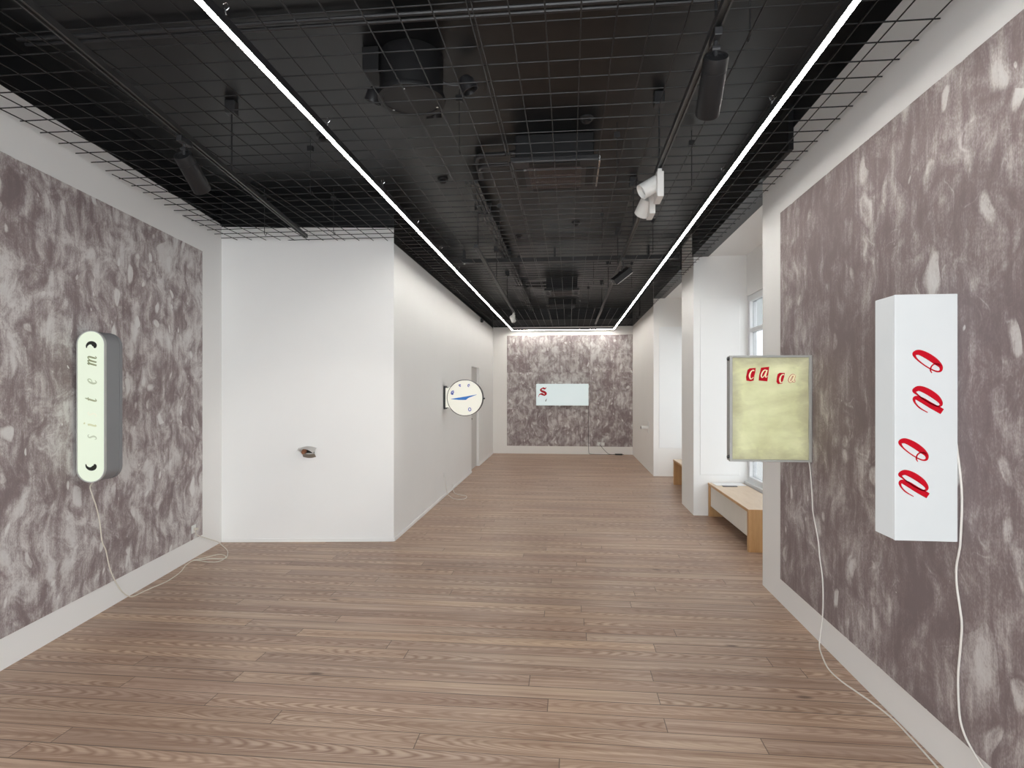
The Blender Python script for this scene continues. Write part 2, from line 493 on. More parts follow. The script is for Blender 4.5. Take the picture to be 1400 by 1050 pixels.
# floor and ceiling
struct('floor', prism(bmesh.new(), [(-4.6, YR - .2), (2.32, YR - .2), (2.32, 14.6), (-4.6, 14.6)], -.12, 0), M['floor'], 'pale brown pine board floor of the gallery', 'floor')
struct('ceiling', prism(bmesh.new(), [(-4.6, YR - .2), (1.9, YR - .2), (1.9, 14.6), (-4.6, 14.6)], CZ, CZ + .1), M['black'], 'black painted ceiling above the wire mesh', 'ceiling')
# walls
wall_run(L0, A + d * .2, .2, 0, 3.335, CZ, M['white'], M['black'], 'wall_left', 'long white wall on the left behind the stadium shaped light box')
wall_run(A, Bc, .2, 0, 3.31, CZ, M['white'], M['black'], 'wall_return', 'short white wall facing the camera that carries the small folded wall object')
def inner_wall():
    bm = bmesh.new()
    T = .19
    v = (Cc - Bc).normalized(); ang = math.atan2(v.y, v.x)
    L = (Cc - Bc).length
    y0 = 10.885 - Bc.y; y1 = 11.85 - Bc.y
    for a, b in ((0, y0), (y1, L + .2)):
        box(bm, a, b, 0, T, 0, 3.15, 0)
    box(bm, y0, y1, 0, T, 2.06, 3.15, 0)
    box(bm, 0, L + .2, 0, T, 3.15, CZ, 1)
    struct('wall_inner', bm, [M['white'], M['black']], 'white wall of the narrow part of the room behind the round sign', 'wall', (Bc.x, Bc.y, 0), ang)
    dr = thing('door_1', 'grey white flush door set in the wall behind the round sign', 'door', (Bc.x, Bc.y, 0), ang)
    dr['kind'] = 'structure'
    obj('door_leaf', B(y0 + .004, y1 - .004, .05, .09, .008, 2.055), M['door'], dr, bevel=.002)
    bm = bmesh.new(); cyl(bm, (y0 + .09, .05, 1.03), (y0 + .09, .02, 1.03), .012, n=12); box(bm, y0 + .08, y0 + .20, .012, .024, 1.02, 1.04)
    obj('door_handle', bm, M['steel'], dr)
    bm = bmesh.new(); box(bm, 0, y0 - .01, -.012, -.001, .001, .035); box(bm, y1 + .01, L - .02, -.012, -.001, .001, .035)
    struct('baseboard_inner', bm, M['white'], 'low white skirting along the wall behind the round sign', 'baseboard', (Bc.x, Bc.y, 0), ang)
inner_wall()
va = (Bc - A).normalized()
struct('baseboard_return', B(.01, (Bc - A).length, -.012, -.001, .001, .035), M['white'], 'low white skirting under the small folded wall object', 'baseboard', (A.x, A.y, 0), math.atan2(va.y, va.x))
bm = bmesh.new()
box(bm, -2.3, 2.4, 14.25, 14.45, 0, 3.19, 0); box(bm, -2.3, 2.4, 14.25, 14.45, 3.19, 3.36, 1); box(bm, -2.3, 2.4, 14.25, 14.45, 3.36, CZ, 2)
struct('wall_back', bm, [M['warm'], M['greywall'], M['black']], 'warm white end wall around the furthest printed sheet', 'wall')
bm = bmesh.new()
box(bm, RX, 2.34, .9, 4.85, 0, 3.455, 0); box(bm, RX, 2.34, .9, 4.85, 3.455, CZ, 1)
struct('wall_right', bm, [M['white'], M['black']], 'white wall on the right that carries the two light boxes with red letters', 'wall')
bm = bmesh.new(); box(bm, RX - .035, RX - .001, 4.2, 4.85, 3.30, CZ - .002)
struct('trim_1', bm, M['black'], 'black boxed upstand at the top of the right wall corner', 'trim')
bm = bmesh.new(); box(bm, RX, 2.34, 7.45, 8.21, 0, CZ - .002, 0)
struct('wall_pier', bm, M['white'], 'white pier between the two window bays', 'wall')
bm = bmesh.new()
box(bm, RX - .02, 2.34, 10.77, 14.25, 0, CZ - .002, 0); box(bm, RX - .024, RX - .0205, 10.80, 14.25, 3.17, CZ - .002, 1)
struct('wall_far_right', bm, [M['warm'], M['greywall']], 'white wall on the right beyond the second window bay', 'wall')
bm = bmesh.new()
box(bm, -4.6, -2.2, YR - .2, YR, 0, CZ); box(bm, 1.45, 2.34, YR - .2, YR, 0, CZ); box(bm, -2.2, 1.45, YR - .2, YR, 0, .25); box(bm, -2.2, 1.45, YR - .2, YR, 3.3, CZ)
struct('wall_rear', bm, M['white'], 'white wall around the added window behind the camera', 'wall')
w4 = thing('window_4', 'wide window added behind the camera for daylight', 'window', (-2.2, YR - .1, .25))
w4['kind'] = 'structure'  # unseen window, added to brighten the walls that face the camera
bm = bmesh.new()
for a, b in ((0, .07), (1.2, 1.26), (2.4, 2.46), (3.58, 3.65)): box(bm, a, b, -.04, .04, .07, 2.98)
box(bm, 0, 3.65, -.04, .04, 0, .07); box(bm, 0, 3.65, -.04, .04, 2.98, 3.05)
obj('window_frame', bm, M['frame'], w4)
for a, b in ((.07, 1.2), (1.26, 2.4), (2.46, 3.58)): obj('pane', B(a, b, -.004, .004, .07, 2.98), M['glass'], w4)
la = bpy.data.lights.new('daylight_portal', 'AREA'); la.shape = 'RECTANGLE'; la.size = 3.65; la.size_y = 3.05; la.cycles.is_portal = True
lo = bpy.data.objects.new('daylight_portal', la); COL.objects.link(lo); lo.location = (-.375, YR - .21, 1.775); lo.rotation_euler = (PI / 2, 0, 0)

# window bays on the street side
def bay(i, y0, y1, zw=(.44, 2.78), where=''):
    bm = bmesh.new()
    z0, z1 = zw
    box(bm, 2.235, 2.40, y0 - .02, y1 + .02, 0, z0)
    box(bm, 2.235, 2.40, y0 - .02, y1 + .02, z1, CZ - .03)
    struct('wall_bay_%d' % i, bm, M['white'], 'white wall above and below the window of the %s bay' % where, 'wall')
    struct('ceiling_bay_%d' % i, B(1.765, 2.235, y0, y1, 3.30, 3.42), M['white'], 'white ceiling of the %s window bay' % where, 'ceiling')
    struct('trim_%d' % (i + 1), B(1.56, 1.765, y0 + .001, y1 - .001, 3.295, CZ - .003), M['black'], 'black beam across the top of the %s window bay' % where, 'trim')
    w = thing('window_%d' % i, 'white framed street window in the %s bay' % where, 'window', (2.29, y0, z0))
    w['kind'] = 'structure'
    W = y1 - y0; H = z1 - z0
    bm = bmesh.new(); t = .075
    box(bm, -.045, .045, 0, W, 0, t); box(bm, -.045, .045, 0, W, H - t, H)
    box(bm, -.045, .045, 0, t, t, H - t); box(bm, -.045, .045, W - t, W, t, H - t)
    obj('window_frame', bm, M['frame'], w, bevel=.006)
    obj('transom', B(-.03, .03, t, W - t, 1.88, 1.93), M['frame'], w, bevel=.004)
    obj('mullion', B(-.03, .03, W / 2 - .03, W / 2 + .03, t, 1.88), M['frame'], w, bevel=.004)
    obj('window_sill', B(-.085, -.046, 0, W, -.03, .012), M['frame'], w, bevel=.004)
    obj('pane', B(-.004, .004, t, W - t, t, 1.88), M['dimglass'] if i < 3 else M['glass'], w)
    obj('pane', B(-.004, .004, t, W - t, 1.93, H - t), M['dimglass'] if i < 3 else M['glass'], w)
    la = bpy.data.lights.new('daylight_portal', 'AREA'); la.shape = 'RECTANGLE'
    la.size = W; la.size_y = H; la.cycles.is_portal = True
    lo = bpy.data.objects.new('daylight_portal', la); COL.objects.link(lo)
    lo.location = (2.41, (y0 + y1) / 2, (z0 + z1) / 2); lo.rotation_euler = (PI / 2, 0, PI / 2)
bay(1, 4.85, 7.45, where='nearer')
bay(2, 8.21, 10.77, where='further')
bay(3, -2.3, .9, where='added rear')  # unseen bay, added to bring daylight onto the left wall
bm = B(RX, 2.34, YR, -2.3, 0, CZ - .004)
struct('wall_rear_right', bm, M['white'], 'white wall beside the added rear window bay', 'wall')
# raised boards in the sides of the bays
for k, (yy, zz) in enumerate(((7.45, (.52, 2.765)), (10.77, (.52, 2.765)))):
    struct('trim_%d' % (5 + k), B(1.66, 2.15, yy - .007, yy - .0005, zz[0], zz[1]), M['white'], 'thin white board on the side of the %s window bay' % ('nearer', 'further')[k], 'trim', bevel=.003)
struct('pavement', B(2.42, 14, -6, 18, -.2, -.1), M['pave'], 'pale pavement outside the windows', 'pavement')
cn = thing('street_canopy', 'pale grey sloping canopy seen through the nearer window', 'canopy', (5.6, 13.6, 0))
bm = bmesh.new()
prism_y(bm, [(-.9, 4.05), (.9, 3.35), (.9, 3.15), (-.9, 3.85)], -1.5, 4.2)
obj('roof_sheet', bm, M['canopy'], cn)
bm = bmesh.new()
bm.free()
for yy in (-1.4, 4.1):
    obj('post', B(.7, .8, yy - .05, yy + .05, -.099, 3.18), M['frame'], cn)

# ------------------------------------------------------------------ printed sheets on three walls
def sheet(name, loc, rotz, w, h, mat, label):
    o = obj(name, B(0, w, -.006, -.001, 0, h), mat, None, loc, rotz)
    return tag(o, label, 'painted sheet', None)
angL = math.atan2(d.y, d.x)
s0, s1 = 7.6, .419
p = A - d * s0
# local x runs along +d; the room is on the right-hand side, local -y
sheet('printed_sheet', (p.x, p.y, .185), angL, s0 - s1, 2.77, panel_mat('mauve_monoprint_left', 3.7, s0 - s1, 2.77, .85, .10, None, 1.5, 1.0), 'mauve grey smeared printed sheet on the left wall behind the stadium shaped light box')
w_r = 4.44 - 1.0
sheet('printed_sheet', (RX, 4.44, .185), -PI / 2, w_r, 2.74, panel_mat('mauve_monoprint_right', 11.3, w_r, 2.74, .9, -.005, None, 1.2, 1.35), 'mauve grey smeared printed sheet on the right wall behind the red lettered light boxes')
sheet('printed_sheet', (-1.556, 14.25, .195), 0, 3.13, 2.77, panel_mat('mauve_monoprint_back', 21.9, 3.13, 2.77, .8, .105, (1.04, .92), 1.25, .8), 'mauve grey smeared printed sheet on the far end wall behind the wide light box')

# ------------------------------------------------------------------ floor mesh ceiling
def left_limit(y):
    """x of the left boundary of the room at y"""
    if y < 5.75: return A.x + (y - A.y) * d.x / d.y
    return Bc.x + (Cc.x - Bc.x) * (y - Bc.y) / (Cc.y - Bc.y)
Y0 = -2.4
rows = [2.585 + .1497 * k for k in range(-33, 78)]
rows = [y for y in rows if Y0 < y < 14.16]
R_W = .0033
def mesh_panel(xs, xl, xr, label, trim_left=False):
    bm = bmesh.new()
    for x in xs:
        ya, yb = Y0, 14.2
        if x < left_limit(-2.4) + .02:
            ya = A.y + (x - .03 - A.x) * d.y / d.x
            ya = max(ya, Y0)
        # wires left of the narrow part end at the return wall
        if x < -1.86:
            yb = A.y + (x - A.x) * (Bc.y - A.y) / (Bc.x - A.x) - .02
            # the slanted wall cuts the wire at its far end
            yw = A.y + (x - .02 - A.x) * d.y / d.x
            yb = min(yb, yw) if x < A.x else yb
            ya = Y0
        if x < left_limit(ya) + .02:
            # slanted wall: x >= wall(y) only for y beyond yw
            yw = A.y + (x - .045 - A.x) * d.y / d.x
            ya = max(Y0, yw)
        if yb - ya > .1:
            tube(bm, [(x, ya, GZ), (x, yb, GZ)], R_W, 6, smooth=False)
    for y in rows:
        a = max(xl, left_limit(y) + .03)
        if xr - a > .05:
            tube(bm, [(a, y, GZ + .0066), (xr, y, GZ + .0066)], R_W, 6, smooth=False)
    o = obj('wire_mesh_sheet', bm, M['wire'])
    return tag(o, label, 'wire mesh', None)
right_xs = [1.535 - .1485 * k for k in range(14)]
mid_xs = [-.415 - .1485 * k for k in range(14)]
left_xs = [-2.42 - .1485 * k for k in range(9)]
mesh_panel(right_xs, -.43, 1.568, 'black wire mesh sheet hung above the right half of the room by the window bays')
mesh_panel(mid_xs, -2.38, -.385, 'black wire mesh sheet hung above the left of the narrow room and the round sign')
mesh_panel(left_xs, -4.0, -2.33, 'black wire mesh sheet hung above the slanted left wall and stadium shaped light box', True)

# thin hanging rods with a plate that carry the mesh
def mesh_hanger(x, y, label):
    t = thing('mesh_hanger', label, 'hanger', (x, y, CZ), 0, 'thin rods that hold the wire mesh')
    obj('rod', cyl(bmesh.new(), (0, 0, -.001), (0, 0, GZ - CZ - .004), .0035, n=8), M['blackmetal'], t)
    bm = bmesh.new(); box(bm, -.022, .022, -.015, .015, -.12, -.08)
    obj('clamp', bm, M['blackmetal'], t)
    obj('hook', tube(bmesh.new(), [(0, 0, GZ - CZ + .0), (.0, .02, GZ - CZ - .012), (0, .035, GZ - CZ + .004), (0, .03, GZ - CZ + .02)], .003, 6), M['blackmetal'], t)
HL = 'thin black rod that holds the wire mesh below the ceiling'
for x, y in ((.80, 2.62), (.95, 4.55), (-.72, 3.7), (-2.05, 4.35), (.36, 4.35), (-.72, 5.9), (.36, 6.3), (.95, 6.6), (-.72, 8.2), (.36, 8.5), (.95, 8.8), (-3.05, 5.45), (-2.35, 5.5), (-.72, 10.5), (.36, 10.8)):
    mesh_hanger(x, y, HL)

# ------------------------------------------------------------------ U-shaped LED line
LZ = 3.08
lx0, lx1, ly1 = -1.397, 1.086, 14.07
led = thing('linear_light', 'long bright white U shaped light line hung below the wire mesh', 'light', (0, 0, LZ))
bm = bmesh.new(); hw = .0165
box(bm, lx0 - hw, lx0 + hw, Y0, ly1 + hw, .003, .036); box(bm, lx1 - hw, lx1 + hw, Y0, ly1 + hw, .003, .036); box(bm, lx0 + hw, lx1 - hw, ly1 - hw, ly1 + hw, .003, .036)
h2 = .0137
for x_, s_ in ((lx0, 1), (lx1, -1)):
    box(bm, x_ - s_ * hw, x_ - s_ * h2, Y0, ly1 + hw, -.0043, .003)
    box(bm, x_ + s_ * h2, x_ + s_ * hw, Y0, ly1 - hw, -.0043, .003)
box(bm, lx0 - h2, lx1 + h2, ly1 + h2, ly1 + hw, -.0043, .003); box(bm, lx0 + hw, lx1 - hw, ly1 - hw, ly1 - h2, -.003, .003)
obj('profile', bm, M['blackmetal'], led)
bm = bmesh.new(); hw = .0136
box(bm, lx0 - hw, lx0 + hw, Y0, ly1 + hw, -.004, .0029); box(bm, lx1 - hw, lx1 + hw, Y0, ly1 + hw, -.004, .0029); box(bm, lx0 + hw, lx1 - hw, ly1 - hw, ly1 + hw, -.004, .0029)
obj('diffuser', bm, M['strip'], led)
ys = [2.2 + .985 * k for k in range(12)]
for x in (lx0, lx1):
    for y in ys:
        bm = bmesh.new()
        cyl(bm, (x, y, .036), (x, y, GZ - LZ - .012), .0011, n=6)
        cyl(bm, (x, y, .055), (x, y, .072), .005, n=8)
        tube(bm, [(x, y, .07), (x + .014, y, .085), (x + .004, y, .104), (x - .012, y, .098), (x - .006, y, .078)], .0022, 6)
        obj('suspension_wire', bm, M['steel'], led)

# ------------------------------------------------------------------ tracks
def track(p, q, z, canopies, label, name='lighting_track'):
    p, q = Vector(p), Vector(q)
    L = (q - p).length; ang = math.atan2((q - p).y, (q - p).x)
    t = thing(name, label, 'lighting track', (p.x, p.y, z), ang)
    bm = bmesh.new()
    prism_x = [(-.018, 0), (-.018, .032), (.018, .032), (.018, 0), (.010, 0), (.010, .012), (-.010, .012), (-.010, 0)]
    a = [bm.verts.new((0, y, zz)) for y, zz in prism_x]; b = [bm.verts.new((L, y, zz)) for y, zz in prism_x]
    bm.faces.new(a); bm.faces.new(b[::-1])
    for i in range(8): bm.faces.new((a[i], b[i], b[(i + 1) % 8], a[(i + 1) % 8]))
    obj('rail', bm, M['track'], t)
    for s in canopies:
        obj('drop_rod', cyl(bmesh.new(), (s, 0, .032), (s, 0, CZ - z - .09), .006, n=10), M['blackmetal'], t)
        bm = bmesh.new(); box(bm, s - .035, s + .035, -.035, .035, CZ - z - .09, CZ - z - .001)
        obj('ceiling_cup', bm, M['blackmetal'], t, bevel=.006)
    for s in (0, L):
        obj('end_cap', B(min(s, s - .02) if s else -.02, s if s else 0, -.02, .02, -.002, .034), M['blackmetal'], t)
    return t
TZ = 3.095
track((-1.55, -2.0), (-2.575, 5.36), TZ, (.6, 2.4, 4.0, 5.83), 'black lighting track near the left wall that carries the black cylinder spotlight')
track((-.975, 5.93), (-1.075, 11.18), TZ, (.15, 2.0, 3.7), 'short black lighting track over the narrow room ending in a white spotlight')
track((.615, -2.0), (.600, 13.15), TZ, (2.2, 4.45, 5.95, 7.5, 9.2, 10.9, 12.6), 'long black lighting track on the right carrying black and white spotlights')

# ------------------------------------------------------------------ spotlights
def cyl_spot(x, y, aim, label, L=.24, r=.052):
    t = thing('track_spotlight', label, 'spotlight', (x, y, TZ))
    obj('adapter', B(-.016, .016, -.05, .05, -.035, -.001), M['blackmetal'], t, bevel=.003)
    a = Vector(aim).normalized()
    c0 = Vector((0, .0, -.115))
    bm = bmesh.new(); cyl(bm, (0, 0, -.035), (0, 0, -.1), .009, n=12); cyl(bm, (-.016, 0, -.065), (.016, 0, -.065), .014, n=12)
    obj('joint', bm, M['blackmetal'], t)
    s = c0 - a * .02
    bm = bmesh.new()
    lathe(bm, [(0, .008), (r * .7, .008), (r * .74, 0), (r * .93, .0), (r, .012), (r, L * .22), (r * .97, L * .225), (r * .97, L * .235), (r, L * .24), (r, L - .004), (r * .96, L), (r * .88, L), (r * .86, L - .03), (0, L - .04)], s, a, 36)
    obj('lamp_body', bm, M['darkcase'], t, smooth=True)
    bm = bmesh.new(); lathe(bm, [(0, L - .032), (r * .8, L - .032), (r * .8, L - .028), (0, L - .026)], s, a, 28)
    obj('lens', bm, M['steel'], t)
    return t
cyl_spot(-2.275, 3.17, (-.02, .80, -.60), 'black cylinder spotlight on the track near the left wall', .24, .054)
cyl_spot(.612, 2.46, (.03, .78, -.62), 'black cylinder spotlight on the long right track close to the wire mesh edge', .25, .052)

def white_spot(x, y, aim, label, k=1.0):
    t = thing('track_spotlight', label, 'spotlight', (x, y, TZ))
    obj('adapter', B(-.014, .014, -.055, .055, -.03, -.001), M['whiteplastic'], t, bevel=.003)
    obj('driver_box', B(-.022, .022, -.085, .085, -.20 * k, -.03), M['whiteplastic'], t, bevel=.004)
    a = Vector(aim).normalized()
    s = Vector((-.028, 0, -.09)) - a * .03
    bm = bmesh.new(); r = .053 * k; L = .138 * k
    lathe(bm, [(0, 0), (r * .9, 0), (r, .006), (r, L), (r * .93, L), (r * .9, L - .03), (0, L - .035)], s, a, 32)
    obj('lamp_body', bm, M['whiteplastic'], t, smooth=True)
    bm = bmesh.new(); lathe(bm, [(0, L - .030), (r * .85, L - .030), (0, L - .026)], s, a, 24)
    obj('lens', bm, M['steel'], t)
    return t
white_spot(.609, 3.97, (-.80, -.15, -.50), 'white spotlight on the right track with its head tipped to the left wall')
white_spot(.608, 4.34, (-.30, .62, -.60), 'white spotlight on the right track just behind the larger looking white one')
white_spot(-1.07, 11.0, (.25, .6, -.7), 'white spotlight at the far end of the short track', .9)

t = thing('track_spotlight', 'flat black floodlight tilted under the right track toward the end wall', 'floodlight', (.605, 6.55, TZ))
obj('adapter', B(-.016, .016, -.05, .05, -.03, -.001), M['blackmetal'], t, bevel=.003)
obj('swivel_arm', tube(bmesh.new(), [(0, 0, -.03), (.008, 0, -.08), (-.01, 0, -.13), (.0, 0, -.175)], .008, 8), M['blackmetal'], t)
R = Matrix.Translation((-.01, 0, -.20)) @ Matrix.Rotation(math.radians(-38), 4, 'Y') @ Matrix.Rotation(math.radians(18), 4, 'X')
obj('lamp_housing', box(bmesh.new(), -.115, .115, -.075, .075, -.03, .035, mat=R), M['darkcase'], t, bevel=.006)
obj('lamp_glass', box(bmesh.new(), -.105, .105, -.068, .068, -.037, -.0305, mat=R), M['steel'], t)

# ------------------------------------------------------------------ ceiling equipment
t = thing('ceiling_lamp_cluster', 'round black drum with small lamps fixed to the ceiling above the wire mesh', 'ceiling fixture', (-.95, 3.375, CZ))
bm = bmesh.new()
lathe(bm, [(0, .001), (.185, .001), (.19, .01), (.19, .235), (.2, .24), (.205, .255), (.2, .27), (.17, .272), (.165, .266), (0, .266)], (0, 0, 0), (0, 0, -1), 48)
obj('drum', bm, M['darkcase'], t, smooth=True)
bm = bmesh.new(); box(bm, -.26, -.16, -.14, .03, -.15, -.002)
obj('junction_box', bm, M['darkcase'], t, bevel=.008)
for ang, l in ((148, .33), (20, .32), (86, .41)):
    c, s = math.cos(math.radians(ang)), math.sin(math.radians(ang))
    bm = bmesh.new()
    tube(bm, [(c * .19, s * .19, -.13), (c * .235, s * .235, -.14), (c * l, s * l, -.13)], .009, 8)
    lathe(bm, [(0, 0), (.03, 0), (.05, .03), (.055, .09), (.05, .092), (.045, .06), (0, .05)], (c * l, s * l, -.08), (c * .5, s * .5, -1), 20)
    obj('spot_head', bm, M['blackmetal'], t, smooth=True)
for k in range(3): obj('rim_screw', cyl(bmesh.new(), (.16 * math.cos(k * 2.1 + .5), .16 * math.sin(k * 2.1 + .5), -.272), (.16 * math.cos(k * 2.1 + .5), .16 * math.sin(k * 2.1 + .5), -.276), .008, n=8), M['steel'], t)

def cassette(x, y, label, s=1.0):
    t = thing('air_conditioner', label, 'air conditioner', (x, y, CZ))
    obj('casing', B(-.31 * s, .31 * s, -.30 * s, .30 * s, -.195, -.001), M['darkcase'], t, bevel=.01)
    w = .345 * s
    bm = bmesh.new(); box(bm, -w, w, -w, w, -.24, -.196)
    obj('panel', bm, M['blackmetal'], t, bevel=.008)
    g = .215 * s
    bm = bmesh.new()
    box(bm, -g, g, -g, g, -.2425, -.2405)
    n = 26
    for i in range(n):
        xx = -g + .01 + (2 * g - .02) * i / (n - 1)
        box(bm, xx - .003, xx + .003, -g, g, -.252, -.2425)
    for yy in (-g, -g / 3, g / 3, g): box(bm, -g, g, yy - .004, yy + .004, -.254, -.2425)
    obj('intake_grille', bm, M['grille'], t)
    for a in range(4):
        R = Matrix.Rotation(a * PI / 2, 4, 'Z')
        obj('air_flap', box(bmesh.new(), -.2 * s, .2 * s, .25 * s, .315 * s, -.246, -.2405, mat=R), M['darkcase'], t)
    obj('edge_strip', B(w, w + .012, -w * .9, w * .75, -.238, -.2), M['steel'], t)
    obj('status_lamp', B(-.26 * s, -.23 * s, -.19, -.17, -.245, -.2405), M['whiteplastic'], t)
    for yy, zz in ((-.12, -.07), (.03, -.10)):
        obj('pipe', tube(bmesh.new(), [(-.31 * s, yy, zz), (-.45, yy + .02, zz), (-.62, yy + .06, zz + .01), (-.67, yy + .17, zz + .02), (-.685, yy + .36, zz + .02)], .022, 10), M['blackmetal'], t)
    return t
cassette(-.115, 4.78, 'nearer square black air conditioner with brown grille above the wire mesh')
cassette(-.13, 10.5, 'further square black air conditioner above the wire mesh near the end wall', .9)
vt = thing('recess_stand_in', 'small dark box in place of a dark recess in the ceiling close to the end wall', 'ceiling_box', (-.15, 13.0, CZ))
obj('dark_box', B(-.3, .3, -.3, .3, -.12, -.001), M['darkcase'], vt, bevel=.01)  # slatted box stands in for a dark recess
bm = bmesh.new()
for k in range(9): box(bm, -.27, .27, -.26 + .06 * k, -.235 + .06 * k, -.132, -.1205)
obj('slats', bm, M['blackmetal'], vt)

# pipes, conduits
t = thing('pipe_bundle', 'three dark pipes running along the ceiling toward the end wall', 'pipes', (-.90, 5.2, CZ))
for k in range(3):
    obj('pipe', tube(bmesh.new(), [(-.045 + .045 * k, 0, -.10), (-.05 + .045 * k, 3.0, -.10), (-.055 + .045 * k, 8.6, -.10)], .017, 10), M['track'], t)
bm = bmesh.new()
for yy in (.9, 3.0, 5.2, 7.4): box(bm, -.075, .06, yy - .015, yy + .015, -.125, -.001)
obj('pipe_bracket', bm, M['blackmetal'], t)
t = thing('cable_conduit', 'black double conduit crossing the ceiling above the spotlights near the camera', 'conduit', (0, 2.93, CZ))
for k in (0, .05):
    obj('pipe', tube(bmesh.new(), [(-3.1, k - .01, -.04), (0, k, -.04), (1.5, k, -.04)], .011, 8), M['blackmetal'], t)
t = thing('cable_conduit', 'black conduit crossing the ceiling in the middle of the narrow room', 'conduit', (0, 8.1, CZ))
obj('duct', B(-1.82, 1.52, -.04, .04, -.20, -.14), M['blackmetal'], t, bevel=.004)
for xx in (-1.5, -.2, 1.1): obj('bracket', B(xx - .015, xx + .015, -.045, .045, -.1395, -.001), M['blackmetal'], t)
t = thing('wall_pipe', 'bent black pipe above the mesh on the wall beyond the second window bay', 'pipe', (1.53, 12.6, GZ))
obj('bent_tube', tube(bmesh.new(), [(0, .9, .06), (0, .5, .055), (0, .12, .06), (0, .03, .09), (0, 0, .18), (0, .0, .40)], .017, 10), M['blackmetal'], t)
obj('wall_clip', B(-.02, .027, .45, .49, .03, .09), M['blackmetal'], t)

def detector(x, y, label):
    t = thing('ceiling_detector', label, 'detector', (x, y, CZ), 0, 'small black detectors on the ceiling')
    obj('base', lathe(bmesh.new(), [(0, .001), (.05, .001), (.05, .015), (.042, .02), (0, .02)], (0, 0, 0), (0, 0, -1), 24), M['blackmetal'], t, smooth=True)
    obj('sensor_head', lathe(bmesh.new(), [(.03, .02), (.034, .035), (.02, .048), (0, .05)], (0, 0, 0), (0, 0, -1), 24), M['darkcase'], t, smooth=True)
DL = 'small round black detector on the ceiling above the wire mesh'
for x, y in ((-2.05, 4.35), (-.02, 6.9), (.03, 4.25), (.72, 9.9), (-1.3, 5.35), (-.75, 7.4)): detector(x + .1, y, DL)
t = thing('wall_sensor', 'small black sensor at the top of the wall past the round sign', 'sensor', (-1.889, 12.1, 3.08))
obj('casing', B(.0, .05, -.03, .03, -.03, .05), M['blackmetal'], t, bevel=.006)
obj('eye', cyl(bmesh.new(), (.05, 0, .0), (.062, 0, 0), .014, n=12), M['darkcase'], t)
# ceiling edge channel at the end wall
t = thing('edge_rail', 'thin black rail along the top of the end wall', 'rail', (0, 14.2, 3.175))
obj('channel', B(-1.88, 1.55, -.005, .048, 0, .028), M['blackmetal'], t)

# ------------------------------------------------------------------ stadium light box ("sistem")
f0 = Vector((-3.274, 3.494))
t = thing('light_box', 'grey stadium shaped light box with rotated word sistem on the left wall', 'light box', (f0.x, f0.y, 1.488), angL - PI / 2)
# local x away from the wall, local y along the wall (away from the camera)
W, H, Dp = .183, 1.017, .185
def stad(inset, n=20):
    r = W / 2 - inset
    cz = H / 2 - W / 2
    out = [(W / 2 + r * math.cos(PI * i / n), cz + r * math.sin(PI * i / n)) for i in range(n + 1)]
    out += [(W / 2 + r * math.cos(PI + PI * i / n), -cz + r * math.sin(PI + PI * i / n)) for i in range(n + 1)]
    return out
bm = bmesh.new()
prism_y(bm, stad(.002), .012, Dp - .03)
prism_y(bm, stad(.0), Dp - .0295, Dp)
obj('casing', bm, M['signgrey'], t, smooth=True)
bm = bmesh.new()
o1, i1 = stad(-.001), stad(.005)
oa = [bm.verts.new((x, -.004, z)) for x, z in o1]; ob = [bm.verts.new((x, .014, z)) for x, z in o1]
ia = [bm.verts.new((x, -.004, z)) for x, z in i1]; ib = [bm.verts.new((x, .010, z)) for x, z in i1]
n = len(o1)
for k in range(n):
    j = (k + 1) % n
    bm.faces.new((oa[k], oa[j], ob[j], ob[k])); bm.faces.new((ia[k], ib[k], ib[j], ia[j])); bm.faces.new((oa[k], ia[k], ia[j], oa[j]))
obj('front_rim', bm, M['alu'], t)
obj('lit_face', prism_y(bmesh.new(), stad(.0055), .0, .011), M['face_green'], t)
bm = bmesh.new()
for zz in (-.3, .3): box(bm, -.022, .004, Dp - .09, Dp - .04, zz - .04, zz + .04)
obj('wall_bracket', bm, M['signgrey'], t)
# crop pixels of the face -> local
def sx(x, z): return ((x - 88) * .00111, .5085 - (z - 55) * .00111)
def stroke(name, lst, mat, parent, tr, y0, y1):
    bm = bmesh.new()
    for pts, closed in lst: pen(bm, pts, y0, y1, closed, tr=tr)
    return obj(name, bm, mat, parent)
def sc_w(pts, k): return [(a, b, w * k) for a, b, w in pts]
def T(f, k):
    """strokes keep their width in pixels: scale through the same map"""
    return f
def strokes(name, lst, mat, parent, f, k, y0=-.0012, y1=.0005, label=None):
    bm = bmesh.new()
    for pts, closed in lst:
        q = [(*f(x, z), w * k) for x, z, w in pts]
        n = 7
        P = catmull(q, n, closed)
        pen_m(bm, P, y1, y0, closed)
    o = obj(name, bm, mat, parent)
    if label: o['label'] = label
    return o
def pen_m(bm, P, y0, y1, closed):
    n = len(P); L, Rr = [], []
    for i, (x, z, w) in enumerate(P):
        a, b = (P[i - 1], P[(i + 1) % n]) if closed else (P[max(0, i - 1)], P[min(n - 1, i + 1)])
        tx, tz = b[0] - a[0], b[1] - a[1]; l = math.hypot(tx, tz) or 1
        h = max(w, 2e-4) / 2
        L.append((x - tz / l * h, z + tx / l * h)); Rr.append((x + tz / l * h, z - tx / l * h))
    V = [[bm.verts.new((x, y, z)) for x, z in S] for S in (L, Rr) for y in (y0, y1)]
    l0, l1, r0, r1 = V
    for i in range(n if closed else n - 1):
        j = (i + 1) % n
        bm.faces.new((l1[i], l1[j], r1[j], r1[i])); bm.faces.new((l0[i], l1[i], l1[j], l0[j])); bm.faces.new((r0[i], r0[j], r1[j], r1[i]))
    if not closed:
        bm.faces.new((l0[0], r0[0], r1[0], l1[0])); bm.faces.new((l0[-1], l1[-1], r1[-1], r0[-1]))
k = .00111 * 1.25
